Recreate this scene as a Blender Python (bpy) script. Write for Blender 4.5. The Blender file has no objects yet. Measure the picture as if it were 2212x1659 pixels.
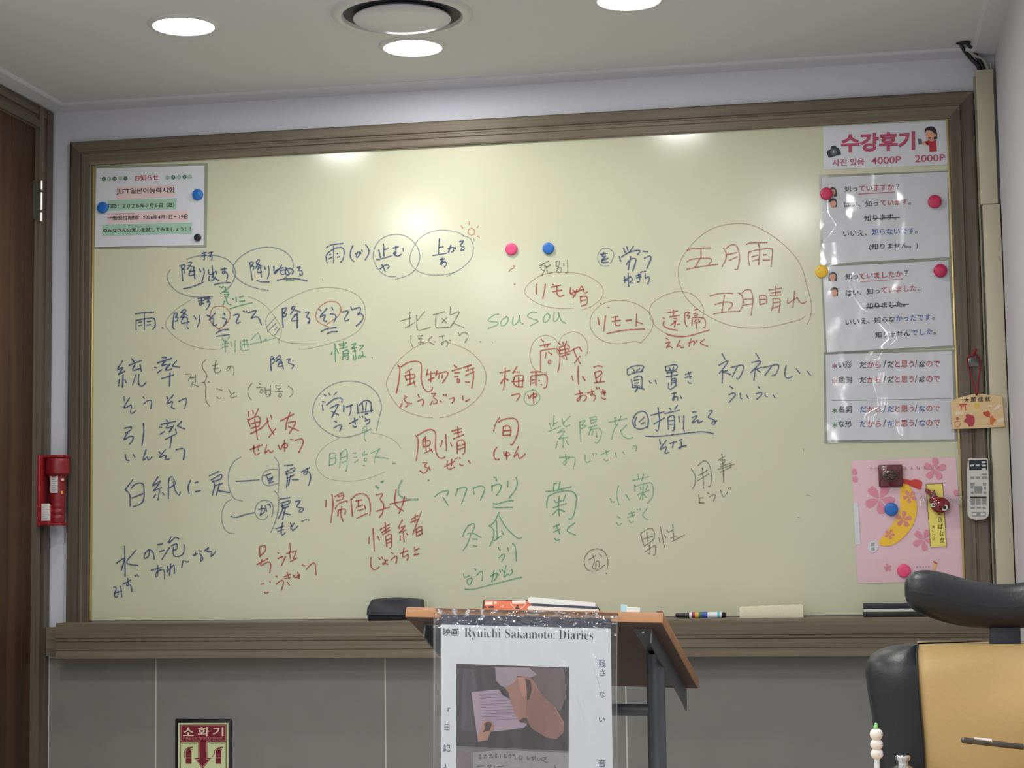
import bpy, bmesh, math, random
from mathutils import Vector, Matrix, noise
random.seed(7)
SC = bpy.context.scene
COL = SC.collection
# ---------------------------------------------------------------- camera
FPX = 3911.3                                   # focal length in pixels of the 2212 px wide frame
PITCH, ROLL, YAW = 0.0906, 0.0142, 0.1795
CAM = Vector((1.8522, -4.2816, 1.1642))
ROT = Matrix.Rotation(YAW, 3, 'Z') @ Matrix.Rotation(PITCH, 3, 'X') @ Matrix.Rotation(ROLL, 3, 'Y')
cd = bpy.data.cameras.new('camera')
cd.sensor_fit = 'HORIZONTAL'; cd.sensor_width = 36.0; cd.lens = FPX / 2212 * 36.0
cd.clip_start = 0.05; cd.clip_end = 60
co = bpy.data.objects.new('camera', cd); COL.objects.link(co)
co.matrix_world = Matrix.Translation(CAM) @ (ROT @ Matrix.Rotation(math.pi / 2, 3, 'X')).to_4x4()
SC.camera = co
# ---------------------------------------------------------------- light and exposure
SC.view_settings.view_transform = 'Standard'; SC.view_settings.look = 'None'
SC.view_settings.gamma = 1.0; SC.view_settings.use_curve_mapping = False
SC.view_settings.exposure = 0.0
SC.cycles.max_bounces = 8; SC.cycles.glossy_bounces = 3; SC.cycles.caustics_reflective = False
LAMP, LAMP_F = 208.0, 76.0                     # emission of the room's downlights and of the dimmed row over the board
w = bpy.data.worlds.new('world'); SC.world = w; w.use_nodes = True
w.node_tree.nodes['Background'].inputs[0].default_value = (0.9, 0.95, 1, 1)
w.node_tree.nodes['Background'].inputs[1].default_value = 0.02
# downlight positions on the ceiling (the photo shows three, the glossy board mirrors most others, the unseen rest continue the rows)
LAMPS = [(0.478, -0.632), (0.921, -0.353), (1.444, -0.60), (0.43, -1.78), (1.72, -1.95), (0.44, -3.04), (1.50, -3.05),
         (0.38, -4.2), (1.34, -4.26), (0.42, -5.5), (1.5, -5.5)]
# room, metres: board lower left corner at x=0, z=1, back wall at y=0, camera at negative y
XL, XR, YB, ZC = -0.1138, 2.2315, -7.0, 2.3054
BW, BH, BZ = 2.122, 1.15, 1.0

# ---------------------------------------------------------------- helpers
def ray(u, v): return ROT @ Vector(((u - 1106) / FPX, 1.0, -(v - 829.5) / FPX))
def onY(u, v, y): d = ray(u, v); return CAM + d * ((y - CAM.y) / d.y)
def onZ(u, v, z): d = ray(u, v); return CAM + d * ((z - CAM.z) / d.z)
def onX(u, v, x): d = ray(u, v); return CAM + d * ((x - CAM.x) / d.x)
def onD(u, v, D): return CAM + ray(u, v) * D
def onPlane(u, v, p, n): d = ray(u, v); return CAM + d * ((p - CAM).dot(n) / d.dot(n))

def lin(c): c /= 255.0; return c / 12.92 if c <= 0.04045 else ((c + 0.055) / 1.055) ** 2.4
def rgb(c): return (lin(c[0]), lin(c[1]), lin(c[2]), 1)
MATS = {}
def mat(name, c, rough=0.6, metal=0.0, spec=0.5, var=0.0, scale=30, bump=0.0, coat=0.0, alpha=1.0, emit=0.0, bscale=None):
    if name in MATS: return MATS[name]
    m = bpy.data.materials.new(name); m.use_nodes = True; MATS[name] = m
    nt = m.node_tree; b = nt.nodes['Principled BSDF']
    b.inputs['Base Color'].default_value = rgb(c); b.inputs['Roughness'].default_value = rough
    b.inputs['Metallic'].default_value = metal; b.inputs['Specular IOR Level'].default_value = spec
    b.inputs['Coat Weight'].default_value = coat; b.inputs['Alpha'].default_value = alpha
    if emit: b.inputs['Emission Color'].default_value = rgb(c); b.inputs['Emission Strength'].default_value = emit
    if var or bump:
        tc = nt.nodes.new('ShaderNodeTexCoord'); nz = nt.nodes.new('ShaderNodeTexNoise')
        nz.inputs['Scale'].default_value = scale; nz.inputs['Detail'].default_value = 5
        nt.links.new(tc.outputs['Object'], nz.inputs['Vector'])
        if var:
            mx = nt.nodes.new('ShaderNodeMix'); mx.data_type = 'RGBA'
            mx.inputs['A'].default_value = rgb([x * (1 - var) for x in c]); mx.inputs['B'].default_value = rgb([min(255, x * (1 + var)) for x in c])
            nt.links.new(nz.outputs['Fac'], mx.inputs['Factor']); nt.links.new(mx.outputs['Result'], b.inputs['Base Color'])
        if bump:
            n2 = nz
            if bscale:
                n2 = nt.nodes.new('ShaderNodeTexNoise'); n2.inputs['Scale'].default_value = bscale; nt.links.new(tc.outputs['Object'], n2.inputs['Vector'])
            bp = nt.nodes.new('ShaderNodeBump'); bp.inputs['Strength'].default_value = bump; bp.inputs['Distance'].default_value = 0.002
            nt.links.new(n2.outputs['Fac'], bp.inputs['Height']); nt.links.new(bp.outputs['Normal'], b.inputs['Normal'])
    return m
def wood(name, c1, c2, along, rough=0.45, fine=90, stretch=0.03, spec=0.35, c3=None):
    """streaky wood grain running along one axis of the object's own space"""
    if name in MATS: return MATS[name]
    m = bpy.data.materials.new(name); m.use_nodes = True; MATS[name] = m
    nt = m.node_tree; b = nt.nodes['Principled BSDF']
    tc = nt.nodes.new('ShaderNodeTexCoord'); mp = nt.nodes.new('ShaderNodeMapping')
    mp.inputs['Scale'].default_value = tuple(stretch if i == along else 1 for i in range(3))
    nz = nt.nodes.new('ShaderNodeTexNoise'); nz.inputs['Scale'].default_value = fine; nz.inputs['Detail'].default_value = 8; nz.inputs['Roughness'].default_value = 0.65
    n2 = nt.nodes.new('ShaderNodeTexNoise'); n2.inputs['Scale'].default_value = fine * 0.2; n2.inputs['Detail'].default_value = 3
    ad = nt.nodes.new('ShaderNodeMath'); ad.operation = 'MULTIPLY_ADD'; ad.inputs[1].default_value = 0.6
    ml = nt.nodes.new('ShaderNodeMath'); ml.operation = 'MULTIPLY'; ml.inputs[1].default_value = 0.4
    cr = nt.nodes.new('ShaderNodeValToRGB')
    cr.color_ramp.elements[0].position = 0.32; cr.color_ramp.elements[0].color = rgb(c1)
    cr.color_ramp.elements[1].position = 0.68; cr.color_ramp.elements[1].color = rgb(c2)
    if c3:
        e = cr.color_ramp.elements.new(0.5); e.color = rgb(c3)
    L = nt.links.new
    L(tc.outputs['Object'], mp.inputs['Vector']); L(mp.outputs['Vector'], nz.inputs['Vector']); L(mp.outputs['Vector'], n2.inputs['Vector'])
    L(n2.outputs['Fac'], ml.inputs[0]); L(nz.outputs['Fac'], ad.inputs[0]); L(ml.outputs[0], ad.inputs[2]); L(ad.outputs[0], cr.inputs['Fac'])
    L(cr.outputs['Color'], b.inputs['Base Color'])
    bp = nt.nodes.new('ShaderNodeBump'); bp.inputs['Strength'].default_value = 0.25; bp.inputs['Distance'].default_value = 0.001
    L(nz.outputs['Fac'], bp.inputs['Height']); L(bp.outputs['Normal'], b.inputs['Normal'])
    b.inputs['Roughness'].default_value = rough; b.inputs['Specular IOR Level'].default_value = spec
    return m
def film(name, gloss=0.03, rough=0.06, tint=(1, 1, 1, 1), milk=0.0):
    """clear plastic film: lets the paper show, mirrors the lamps"""
    if name in MATS: return MATS[name]
    m = bpy.data.materials.new(name); m.use_nodes = True; MATS[name] = m
    nt = m.node_tree; nt.nodes.remove(nt.nodes['Principled BSDF']); out = nt.nodes['Material Output']
    tr = nt.nodes.new('ShaderNodeBsdfTransparent'); tr.inputs[0].default_value = tint
    gl = nt.nodes.new('ShaderNodeBsdfGlossy'); gl.inputs['Roughness'].default_value = rough
    lw = nt.nodes.new('ShaderNodeFresnel'); lw.inputs['IOR'].default_value = 1.5
    ma = nt.nodes.new('ShaderNodeMath'); ma.operation = 'MULTIPLY_ADD'; ma.inputs[1].default_value = 1.0; ma.inputs[2].default_value = gloss
    mx = nt.nodes.new('ShaderNodeMixShader'); L = nt.links.new
    L(lw.outputs[0], ma.inputs[0]); L(ma.outputs[0], mx.inputs[0]); L(tr.outputs[0], mx.inputs[1]); L(gl.outputs[0], mx.inputs[2])
    src = mx
    if milk:
        df = nt.nodes.new('ShaderNodeBsdfDiffuse'); df.inputs[0].default_value = (0.8, 0.82, 0.82, 1)
        m2 = nt.nodes.new('ShaderNodeMixShader'); m2.inputs[0].default_value = milk
        L(mx.outputs[0], m2.inputs[1]); L(df.outputs[0], m2.inputs[2]); src = m2
    L(src.outputs[0], out.inputs['Surface'])
    return m
def ink(name, c, cover=0.85):
    """dry marker ink on the board, patchy where the tip skipped"""
    if name in MATS: return MATS[name]
    m = mat(name, c, rough=0.45, spec=0.3); nt = m.node_tree; b = nt.nodes['Principled BSDF']
    tc = nt.nodes.new('ShaderNodeTexCoord'); nz = nt.nodes.new('ShaderNodeTexNoise'); nz.inputs['Scale'].default_value = 160; nz.inputs['Detail'].default_value = 3
    mr = nt.nodes.new('ShaderNodeMapRange'); mr.inputs['From Min'].default_value = 0.25; mr.inputs['From Max'].default_value = 0.6
    mr.inputs['To Min'].default_value = cover * 0.55; mr.inputs['To Max'].default_value = cover
    nt.links.new(tc.outputs['Object'], nz.inputs['Vector']); nt.links.new(nz.outputs['Fac'], mr.inputs['Value']); nt.links.new(mr.outputs['Result'], b.inputs['Alpha'])
    return m

ORG = {}
def tag(o, label=None, cat=None, group=None, kind=None):
    if label: o['label'] = label
    if cat: o['category'] = cat
    if group: o['group'] = group
    if kind: o['kind'] = kind
    return o
def thing(name, loc, label=None, cat=None, group=None, kind=None):
    o = bpy.data.objects.new(name, None); o.empty_display_size = 0.05; COL.objects.link(o)
    o.location = loc; ORG[o] = Vector(loc); return tag(o, label, cat, group, kind)
class MB:
    """collects shapes in world space; build() links them as one mesh object"""
    def __init__(s): s.v = []; s.f = []; s.sm = []
    def add(s, vs, fs, smooth=False):
        n = len(s.v); s.v += [Vector(p) for p in vs]
        for f in fs: s.f.append([i + n for i in f]); s.sm.append(smooth)
        return s
    def box(s, x0, x1, y0, y1, z0, z1, M=None):
        vs = [Vector((x, y, z)) for x in (x0, x1) for y in (y0, y1) for z in (z0, z1)]
        if M: vs = [M @ p for p in vs]
        return s.add(vs, [(0, 1, 3, 2), (4, 6, 7, 5), (0, 4, 5, 1), (2, 3, 7, 6), (0, 2, 6, 4), (1, 5, 7, 3)])
    def bbox(s, x0, x1, y0, y1, z0, z1, b=0.003, M=None, seg=2):
        bm = bmesh.new(); bmesh.ops.create_cube(bm, size=1)
        for p in bm.verts: p.co = Vector(((x0 + x1) / 2 + p.co.x * (x1 - x0), (y0 + y1) / 2 + p.co.y * (y1 - y0), (z0 + z1) / 2 + p.co.z * (z1 - z0)))
        bmesh.ops.bevel(bm, geom=bm.edges[:], offset=b, segments=seg, affect='EDGES', profile=0.5, clamp_overlap=True)
        bm.verts.ensure_lookup_table(); bm.verts.index_update()
        s.add([(M @ p.co) if M else p.co.copy() for p in bm.verts], [[q.index for q in f.verts] for f in bm.faces], True); bm.free(); return s
    def prism(s, pts, d, smooth=False):
        """polygon of 3-D points pushed along d"""
        n = len(pts); d = Vector(d); vs = [Vector(p) for p in pts] + [Vector(p) + d for p in pts]
        return s.add(vs, [list(range(n))[::-1], list(range(n, 2 * n))] + [(i, (i + 1) % n, (i + 1) % n + n, i + n) for i in range(n)], smooth)
    def poly(s, pts): return s.add(pts, [list(range(len(pts)))])
    def lathe(s, prof, c, axis='Z', n=32, M=None, caps=True):
        """profile of (radius, height) pairs turned about an axis through c"""
        vs = []; fs = []; c = Vector(c)
        for r, h in prof:
            for i in range(n):
                a = 2 * math.pi * i / n; p = Vector((r * math.cos(a), r * math.sin(a), h))
                if axis == 'Y': p = Vector((p.x, -p.z, p.y))
                if axis == 'X': p = Vector((p.z, p.x, p.y))
                if M: p = M @ p
                vs.append(c + p)
        for k in range(len(prof) - 1):
            for i in range(n): fs.append((k * n + i, k * n + (i + 1) % n, (k + 1) * n + (i + 1) % n, (k + 1) * n + i))
        if caps: fs += [list(range(n))[::-1], list(range((len(prof) - 1) * n, len(prof) * n))]
        return s.add(vs, fs, True)
    def tube(s, pts, r, n=10, closed=False):
        pts = [Vector(p) for p in pts]; rs = r if isinstance(r, (list, tuple)) else [r] * len(pts); vs = []; fs = []
        prev = None
        for i, p in enumerate(pts):
            t = (pts[min(i + 1, len(pts) - 1)] - pts[max(i - 1, 0)]).normalized()
            if prev is None: a = t.orthogonal().normalized()
            else: a = (prev - t * prev.dot(t)).normalized()
            prev = a; b = t.cross(a)
            for k in range(n):
                q = 2 * math.pi * k / n; vs.append(p + (a * math.cos(q) + b * math.sin(q)) * rs[i])
        for i in range(len(pts) - 1):
            for k in range(n): fs.append((i * n + k, i * n + (k + 1) % n, (i + 1) * n + (k + 1) % n, (i + 1) * n + k))
        fs += [list(range(n))[::-1], list(range((len(pts) - 1) * n, len(pts) * n))]
        return s.add(vs, fs, True)
    def ball(s, c, r, n=16, sq=(1, 1, 1)):
        prof = [(max(1e-5, math.sin(math.pi * i / n)), -math.cos(math.pi * i / n)) for i in range(n + 1)]
        M = Matrix.Diagonal((r * sq[0], r * sq[1], r * sq[2])); return s.lathe(prof, c, n=2 * n, M=M, caps=False)
    def grid(s, rows, smooth=True, flip=False):
        n = len(rows[0]); vs = [p for r in rows for p in r]; fs = []
        for i in range(len(rows) - 1):
            for j in range(n - 1):
                q = (i * n + j, i * n + j + 1, (i + 1) * n + j + 1, (i + 1) * n + j); fs.append(q[::-1] if flip else q)
        return s.add(vs, fs, smooth)
    def build(s, name, m, parent=None, loc=None, label=None, cat=None, group=None, kind=None, fix=True):
        o3 = ORG[parent] if parent else Vector(loc or (0, 0, 0))
        me = bpy.data.meshes.new(name); me.from_pydata([p - o3 for p in s.v], [], s.f)
        me.polygons.foreach_set('use_smooth', s.sm); me.materials.append(m)
        if fix:
            bm = bmesh.new(); bm.from_mesh(me); bmesh.ops.recalc_face_normals(bm, faces=bm.faces[:]); bm.to_mesh(me); bm.free()
        if any(s.sm) and hasattr(me, 'set_sharp_from_angle'): me.set_sharp_from_angle(angle=math.radians(40))
        o = bpy.data.objects.new(name, me); COL.objects.link(o); ORG[o] = o3
        if parent: o.parent = parent
        else: o.location = o3
        return tag(o, label, cat, group, kind)
def crom(pts, step=3.0):
    """smooth curve through the points"""
    if len(pts) < 3: return [Vector(p) for p in pts]
    P = [Vector(p) for p in pts]; out = []
    for i in range(len(P) - 1):
        a, b, c, d = P[max(i - 1, 0)], P[i], P[i + 1], P[min(i + 2, len(P) - 1)]
        k = max(2, min(14, int((c - b).length / step)))
        for j in range(k):
            t = j / k; t2 = t * t; t3 = t2 * t
            out.append(0.5 * ((2 * b) + (c - a) * t + (2 * a - 5 * b + 4 * c - d) * t2 + (3 * b - a - 3 * c + d) * t3))
    out.append(P[-1]); return out
def ribbon(mb, pts, wd, P, smooth=True):
    """a pen stroke: flat ribbon with round ends; P turns picture points into points on the written surface"""
    pts = [Vector(p) for p in pts]
    if len(pts) == 1: pts = [pts[0], pts[0] + Vector((0.6, 0.2))]
    c = crom(pts) if smooth else pts
    h = wd / 2; L = []; R = []
    for i, p in enumerate(c):
        t = c[min(i + 1, len(c) - 1)] - c[max(i - 1, 0)]
        if t.length < 1e-6: t = Vector((1, 0))
        t.normalize(); nrm = Vector((-t.y, t.x)) * h * (1 + 0.18 * math.sin(i * 0.7 + p.x)); L.append(p + nrm); R.append(p - nrm)
    n = len(c); vs = [P(q.x, q.y) for q in L] + [P(q.x, q.y) for q in R]
    mb.add(vs, [(i, i + 1, n + i + 1, n + i) for i in range(n - 1)])
    for q in (c[0], c[-1]): mb.poly([P(q.x + h * math.cos(a * math.pi / 4), q.y + h * math.sin(a * math.pi / 4)) for a in range(8)])
TXT = {}
def glyphs(s, off):
    if (s, off) not in TXT:
        cu = bpy.data.curves.new('t', 'FONT'); cu.body = s; cu.offset = off; cu.resolution_u = 3
        ob = bpy.data.objects.new('t', cu); COL.objects.link(ob)
        me = bpy.data.meshes.new_from_object(ob.evaluated_get(bpy.context.evaluated_depsgraph_get()))
        TXT[(s, off)] = ([p.co.copy() for p in me.vertices], [list(f.vertices) for f in me.polygons])
        bpy.data.objects.remove(ob); bpy.data.curves.remove(cu); bpy.data.meshes.remove(me)
    return TXT[(s, off)]
def text(mb, s, P, x0, y0, x1, y1, h, off=0.012):
    """printed lettering: ink box from (x0,y0) lower left to (x1,y1) lower right, h tall, on the surface P"""
    if 0.008 < off < 0.04:                       # bold: overprint slightly shifted copies
        d = off * h * 0.55
        for k in (-1, 1):
            def Q(x, y, k=k): p = P(x, y); return p + (CAM - p).normalized() * (0.00012 if k > 0 else 0.0)
            text(mb, s, Q, x0 + k * d, y0, x1 + k * d, y1, h, 0.005)
        return
    vs, fs = glyphs(s, off)
    ax = min(p.x for p in vs); bx = max(p.x for p in vs); ay = min(p.y for p in vs); by = max(p.y for p in vs)
    out = []
    for p in vs:
        tx = (p.x - ax) / (bx - ax); ty = (p.y - ay) / max(1e-6, by - ay)
        out.append(P(x0 + (x1 - x0) * tx, y0 + (y1 - y0) * tx - h * ty))
    mb.add(out, fs)
def crop(ox, oy, s, surf): return lambda x, y: surf(ox + x / s, oy + y / s)
def ysurf(y): return lambda u, v: onY(u, v, y)
def disc2(mb, P, x, y, r, n=20, ry=None): mb.poly([P(x + r * math.cos(2 * math.pi * i / n), y + (ry or r) * math.sin(2 * math.pi * i / n)) for i in range(n)])
def polyP(mb, P, s): mb.poly([P(*map(float, q.split(','))) for q in s.split()])
def pts(s): return [tuple(map(float, q.split(','))) for q in s.split()]
def copy_tree(o):
    c = o.copy(); COL.objects.link(c); ORG[c] = ORG.get(o)
    for ch in list(o.children):
        k = ch.copy(); COL.objects.link(k); k.parent = c
        for g in list(ch.children):
            d = g.copy(); COL.objects.link(d); d.parent = k
    return c

# ---------------------------------------------------------------- room shell
M_paint = mat('wall_paper', (216, 219, 229), 0.75, var=0.02, scale=180, bump=0.15)
M_ceil = mat('ceiling_paper', (218, 219, 220), 0.8, var=0.02, scale=200, bump=0.1)
M_trim = mat('cornice', (212, 214, 220), 0.6)
M_side = mat('side_wall_paper', (228, 228, 232), 0.75, var=0.02, scale=160, bump=0.12)
def structure(mb, name, m): return mb.build(name, m, kind='structure')
structure(MB().box(XL - 0.15, XR + 0.15, 0, 0.12, 0, ZC + 0.1), 'wall_back', M_paint)
structure(MB().box(XL - 0.15, XL, YB, 0, 0, ZC + 0.1), 'wall_left', M_side)
structure(MB().box(XR, XR + 0.15, YB, 0, 0, ZC + 0.1), 'wall_right', mat('right_wall_paper', (204, 204, 210), 0.75, var=0.02, scale=160, bump=0.12))
structure(MB().box(XL - 0.15, XR + 0.15, YB - 0.12, YB, 0, ZC + 0.1), 'wall_front', M_side)
structure(MB().box(XL, XR, YB, 0, ZC, ZC + 0.1), 'ceiling', M_ceil)
structure(MB().box(XL - 0.15, XR + 0.15, YB - 0.12, 0.12, -0.1, 0), 'floor', mat('vinyl_floor', (206, 204, 200), 0.5, var=0.04, scale=12))
# cornice: shallow stepped moulding round the ceiling
zb_ = 2.2934
def cornice(name, a, b, inward):
    a, b, i = Vector(a), Vector(b), Vector(inward)
    prof = [(0, zb_), (0.046, 2.2985), (0.050, 2.3005), (0.0539, ZC - 0.0015), (0.0539, ZC), (0, ZC)]
    m = MB(); m.grid([[a + i * d + Vector((0, 0, z)) for d, z in prof], [b + i * d + Vector((0, 0, z)) for d, z in prof]], False)
    return structure(m, name, M_trim)
cornice('trim_1', (XL, 0, 0), (XR, 0, 0), (0, -1, 0))
cornice('trim_2', (XL, 0, 0), (XL, YB, 0), (1, 0, 0))
cornice('trim_3', (XR, 0, 0), (XR, YB, 0), (-1, 0, 0))
# grey wall tiles below the board
TZ = 0.915
mt = mat('grey_tile', (132, 132, 128), 0.42, var=0.05, scale=9); nt = mt.node_tree; L_ = nt.links.new
tc = nt.nodes.new('ShaderNodeTexCoord'); sp = nt.nodes.new('ShaderNodeSeparateXYZ'); L_(tc.outputs['Object'], sp.inputs[0])
def joint(src, off, step, wd):
    a = nt.nodes.new('ShaderNodeMath'); a.operation = 'SUBTRACT'; a.inputs[1].default_value = off; L_(src, a.inputs[0])
    p = nt.nodes.new('ShaderNodeMath'); p.operation = 'PINGPONG'; p.inputs[1].default_value = step / 2; L_(a.outputs[0], p.inputs[0])
    c = nt.nodes.new('ShaderNodeMath'); c.operation = 'LESS_THAN'; c.inputs[1].default_value = wd / 2; L_(p.outputs[0], c.inputs[0]); return c.outputs[0]
j1 = joint(sp.outputs['X'], 0.1745, 0.5815, 0.0032); j2 = joint(sp.outputs['Z'], 0.31, 0.30 * 2, 0.0032)
mxm = nt.nodes.new('ShaderNodeMath'); mxm.operation = 'MAXIMUM'; L_(j1, mxm.inputs[0]); L_(j2, mxm.inputs[1])
b = nt.nodes['Principled BSDF']; old = b.inputs['Base Color'].links[0].from_socket
mg = nt.nodes.new('ShaderNodeMix'); mg.data_type = 'RGBA'; mg.inputs['B'].default_value = rgb((205, 205, 196))
L_(mxm.outputs[0], mg.inputs['Factor']); L_(old, mg.inputs['A']); L_(mg.outputs['Result'], b.inputs['Base Color'])
structure(MB().box(XL + 0.003, XR, -0.006, 0, 0, TZ), 'trim_4', mt)
structure(MB().box(XL + 0.0052, XL + 0.0092, -0.009, 0, 0, TZ), 'trim_5', mat('grout_white', (222, 222, 214), 0.6))

# ---------------------------------------------------------------- door in the left wall
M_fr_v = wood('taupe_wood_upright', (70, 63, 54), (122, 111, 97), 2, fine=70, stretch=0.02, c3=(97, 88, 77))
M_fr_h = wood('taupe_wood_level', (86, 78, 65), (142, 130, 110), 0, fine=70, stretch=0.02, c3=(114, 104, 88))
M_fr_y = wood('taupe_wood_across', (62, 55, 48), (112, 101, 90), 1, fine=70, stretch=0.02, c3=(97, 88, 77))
M_door = wood('brown_door_planks', (46, 29, 20), (92, 62, 42), 2, fine=26, stretch=0.06, rough=0.5, c3=(68, 45, 31))
DT = 2.292
XD = XL - 0.011                               # casing and leaf are set partly into the wall
door = thing('door_1', (XD, -0.55, 0), kind='structure')
fr = MB()
fr.box(XD, XD + 0.016, -0.100, -0.004, 0, DT); fr.box(XD + 0.016, XD + 0.022, -0.096, -0.072, 0, DT - 0.004); fr.box(XD + 0.016, XD + 0.020, -0.046, -0.012, 0, DT - 0.004)
fr.box(XD, XD + 0.016, -1.10, -1.0, 0, DT)
fr.build('door_frame', M_fr_v, door)
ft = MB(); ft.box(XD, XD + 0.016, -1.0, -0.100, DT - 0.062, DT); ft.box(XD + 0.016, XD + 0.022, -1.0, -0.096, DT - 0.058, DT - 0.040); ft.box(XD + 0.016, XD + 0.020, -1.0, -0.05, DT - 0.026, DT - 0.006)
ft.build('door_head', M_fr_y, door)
dp = MB(); y = -0.1
ys = [-0.100, -0.151, -0.230, -0.330, -0.43, -0.53, -0.63, -0.73, -0.83, -0.92, -1.0]
for a, b_ in zip(ys, ys[1:]): dp.bbox(XD + 0.001, XD + 0.0135, b_ + 0.0012, a - 0.0012, 0.005, DT - 0.0612, 0.0022)
dp.build('door_panel', M_door, door)
M_steel = mat('satin_steel', (205, 203, 196), 0.28, metal=1.0)
z0, z1 = onX(85, 484, XL).z, onX(85, 394, XL).z
hp = MB(); hy = -0.094; hx = XD + 0.026
for a, b_ in ((0.0, 0.235), (0.27, 0.72), (0.755, 1.0)):
    hp.lathe([(0.0035, 0), (0.0056, 0.002), (0.0056, (z1 - z0) * (b_ - a) - 0.002), (0.0035, (z1 - z0) * (b_ - a))], (hx, hy, z0 + (z1 - z0) * a), n=16)
hg = hp.build('hinge', M_steel, door)
MB().box(XD + 0.012, XD + 0.0165, hy - 0.020, hy - 0.003, z0 + 0.004, z1 - 0.004).build('hinge_leaf', mat('dull_steel', (84, 86, 80), 0.55, metal=0.3), hg)
hn = MB().tube([(XD + 0.008, -0.93, 1.0), (XD + 0.05, -0.93, 1.0), (XD + 0.055, -0.91, 1.0), (XD + 0.055, -0.82, 1.0)], 0.009)
hn.build('door_handle', M_steel, door)

# ---------------------------------------------------------------- ceiling downlights and the air diffuser
M_lamp = mat('lamp_glow', (255, 253, 250), emit=LAMP); M_lampf = mat('lamp_glow_dimmed', (255, 253, 250), emit=LAMP_F)
M_white = mat('white_plastic', (214, 214, 212), 0.45)
def downlight():
    t = thing('downlight', (LAMPS[0][0], LAMPS[0][1], ZC))
    c = ORG[t]
    MB().lathe([(0.062, 0.0), (0.0665, -0.006), (0.0735, -0.005), (0.078, -0.0005), (0.078, 0.0)], c, n=48, caps=False).build('trim_ring', M_white, t)
    MB().lathe([(0.0001, -0.004), (0.045, -0.0042), (0.066, -0.0036)], c, n=48, caps=False).build('diffuser', M_lamp, t)
    return t
proto = downlight()
DL = ['lit round ceiling downlight nearest the door at the upper left', 'lit round ceiling downlight just in front of the round air diffuser',
      'lit round ceiling downlight cut by the top edge right of the diffuser',
      'lit ceiling downlight mirrored above the circled blue words on the board', 'lit ceiling downlight mirrored beside the topmost laminated sheet',
      'lit ceiling downlight over the middle of the room on the door side', 'lit ceiling downlight over the middle of the room on the right side',
      'lit ceiling downlight just behind the camera on the door side', 'lit ceiling downlight just behind the camera on the right side',
      'lit ceiling downlight deep behind the camera on the door side', 'lit ceiling downlight deep behind the camera on the right side']
lamps_ = []
for i, (x, y) in enumerate(LAMPS):
    o = proto if i == 0 else copy_tree(proto)
    lamps_.append(o)
    o.location = (x, y, ZC); tag(o, DL[i], 'ceiling light', 'round downlights in the ceiling')
for o in lamps_[:3]:
    for k in o.children:
        if k.name.startswith('diffuser'): k.data = k.data.copy(); k.data.materials[0] = M_lampf
vc = Vector((0.957, -0.601, ZC))
vt = thing('air_diffuser', vc, 'round white air diffuser with a raised middle plate in the ceiling', 'air vent')
MB().lathe([(0.126, -0.001), (0.130, -0.008), (0.138, -0.0105), (0.147, -0.007), (0.152, 0.0)], vc, n=64, caps=False).build('outer_ring', M_white, vt)
MB().lathe([(0.085, -0.0008), (0.1275, -0.0012)], vc, n=64, caps=False).build('air_gap', mat('vent_gap', (58, 60, 70), 0.7), vt)
MB().lathe([(0.0001, -0.019), (0.07, -0.0188), (0.096, -0.0172), (0.1045, -0.013), (0.104, -0.010), (0.06, -0.009)], vc, n=64, caps=False).build('middle_plate', mat('vent_plate', (205, 206, 210), 0.3), vt)

# ---------------------------------------------------------------- the whiteboard
wb = thing('whiteboard', (BW / 2, 0, BZ), 'large pale green writing board framed in taupe wood, covered in handwriting', 'whiteboard')
M_board = mat('board_enamel', (205, 208, 180), 0.17, var=0.018, scale=5, spec=0.5, bump=0.015, bscale=60)
MB().box(0, BW, -0.004, 0.0, BZ, BZ + BH).build('board_panel', M_board, wb)
ft_, fs_ = 0.0606, 0.0571
def rail_profile(w_):  # (distance from the inner edge, how far it stands out)
    return [(0, 0.004), (0, 0.013), (0.05 * w_, 0.015), (0.30 * w_, 0.015), (0.34 * w_, 0.018), (0.44 * w_, 0.018), (0.48 * w_, 0.0155), (0.53 * w_, 0.0155), (0.57 * w_, 0.0195), (0.93 * w_, 0.021), (w_, 0.018), (w_, 0.0)]
def rail(name, a0, a1, b0, b1, m):
    """a0..a1 inner edge, b0..b1 outer edge (mitred)"""
    a0, a1, b0, b1 = map(Vector, (a0, a1, b0, b1)); r0 = []; r1 = []
    for d, h in rail_profile(1.0):
        off = Vector((0, -h, 0)); r0.append(a0.lerp(b0, d) + off); r1.append(a1.lerp(b1, d) + off)
    g = MB().grid([r0, r1], False); g.poly(r0); g.poly(r1); return g.build(name, m, wb)
zt = BZ + BH
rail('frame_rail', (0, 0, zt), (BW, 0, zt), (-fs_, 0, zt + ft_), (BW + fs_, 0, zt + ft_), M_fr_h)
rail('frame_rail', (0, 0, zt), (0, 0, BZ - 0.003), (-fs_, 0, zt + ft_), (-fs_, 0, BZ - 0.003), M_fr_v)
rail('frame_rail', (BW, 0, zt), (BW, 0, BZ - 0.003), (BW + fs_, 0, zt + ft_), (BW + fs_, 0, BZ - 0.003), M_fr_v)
M_gold = mat('brass_trim', (200, 178, 118), 0.3, metal=0.85)
for x, n_ in ((0.0005, 1), (BW - 0.0055, 2)):
    MB().bbox(x, x + 0.005, -0.0125, -0.004, BZ, zt - 0.001, 0.0012).build('edge_trim', M_gold, wb)
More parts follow.
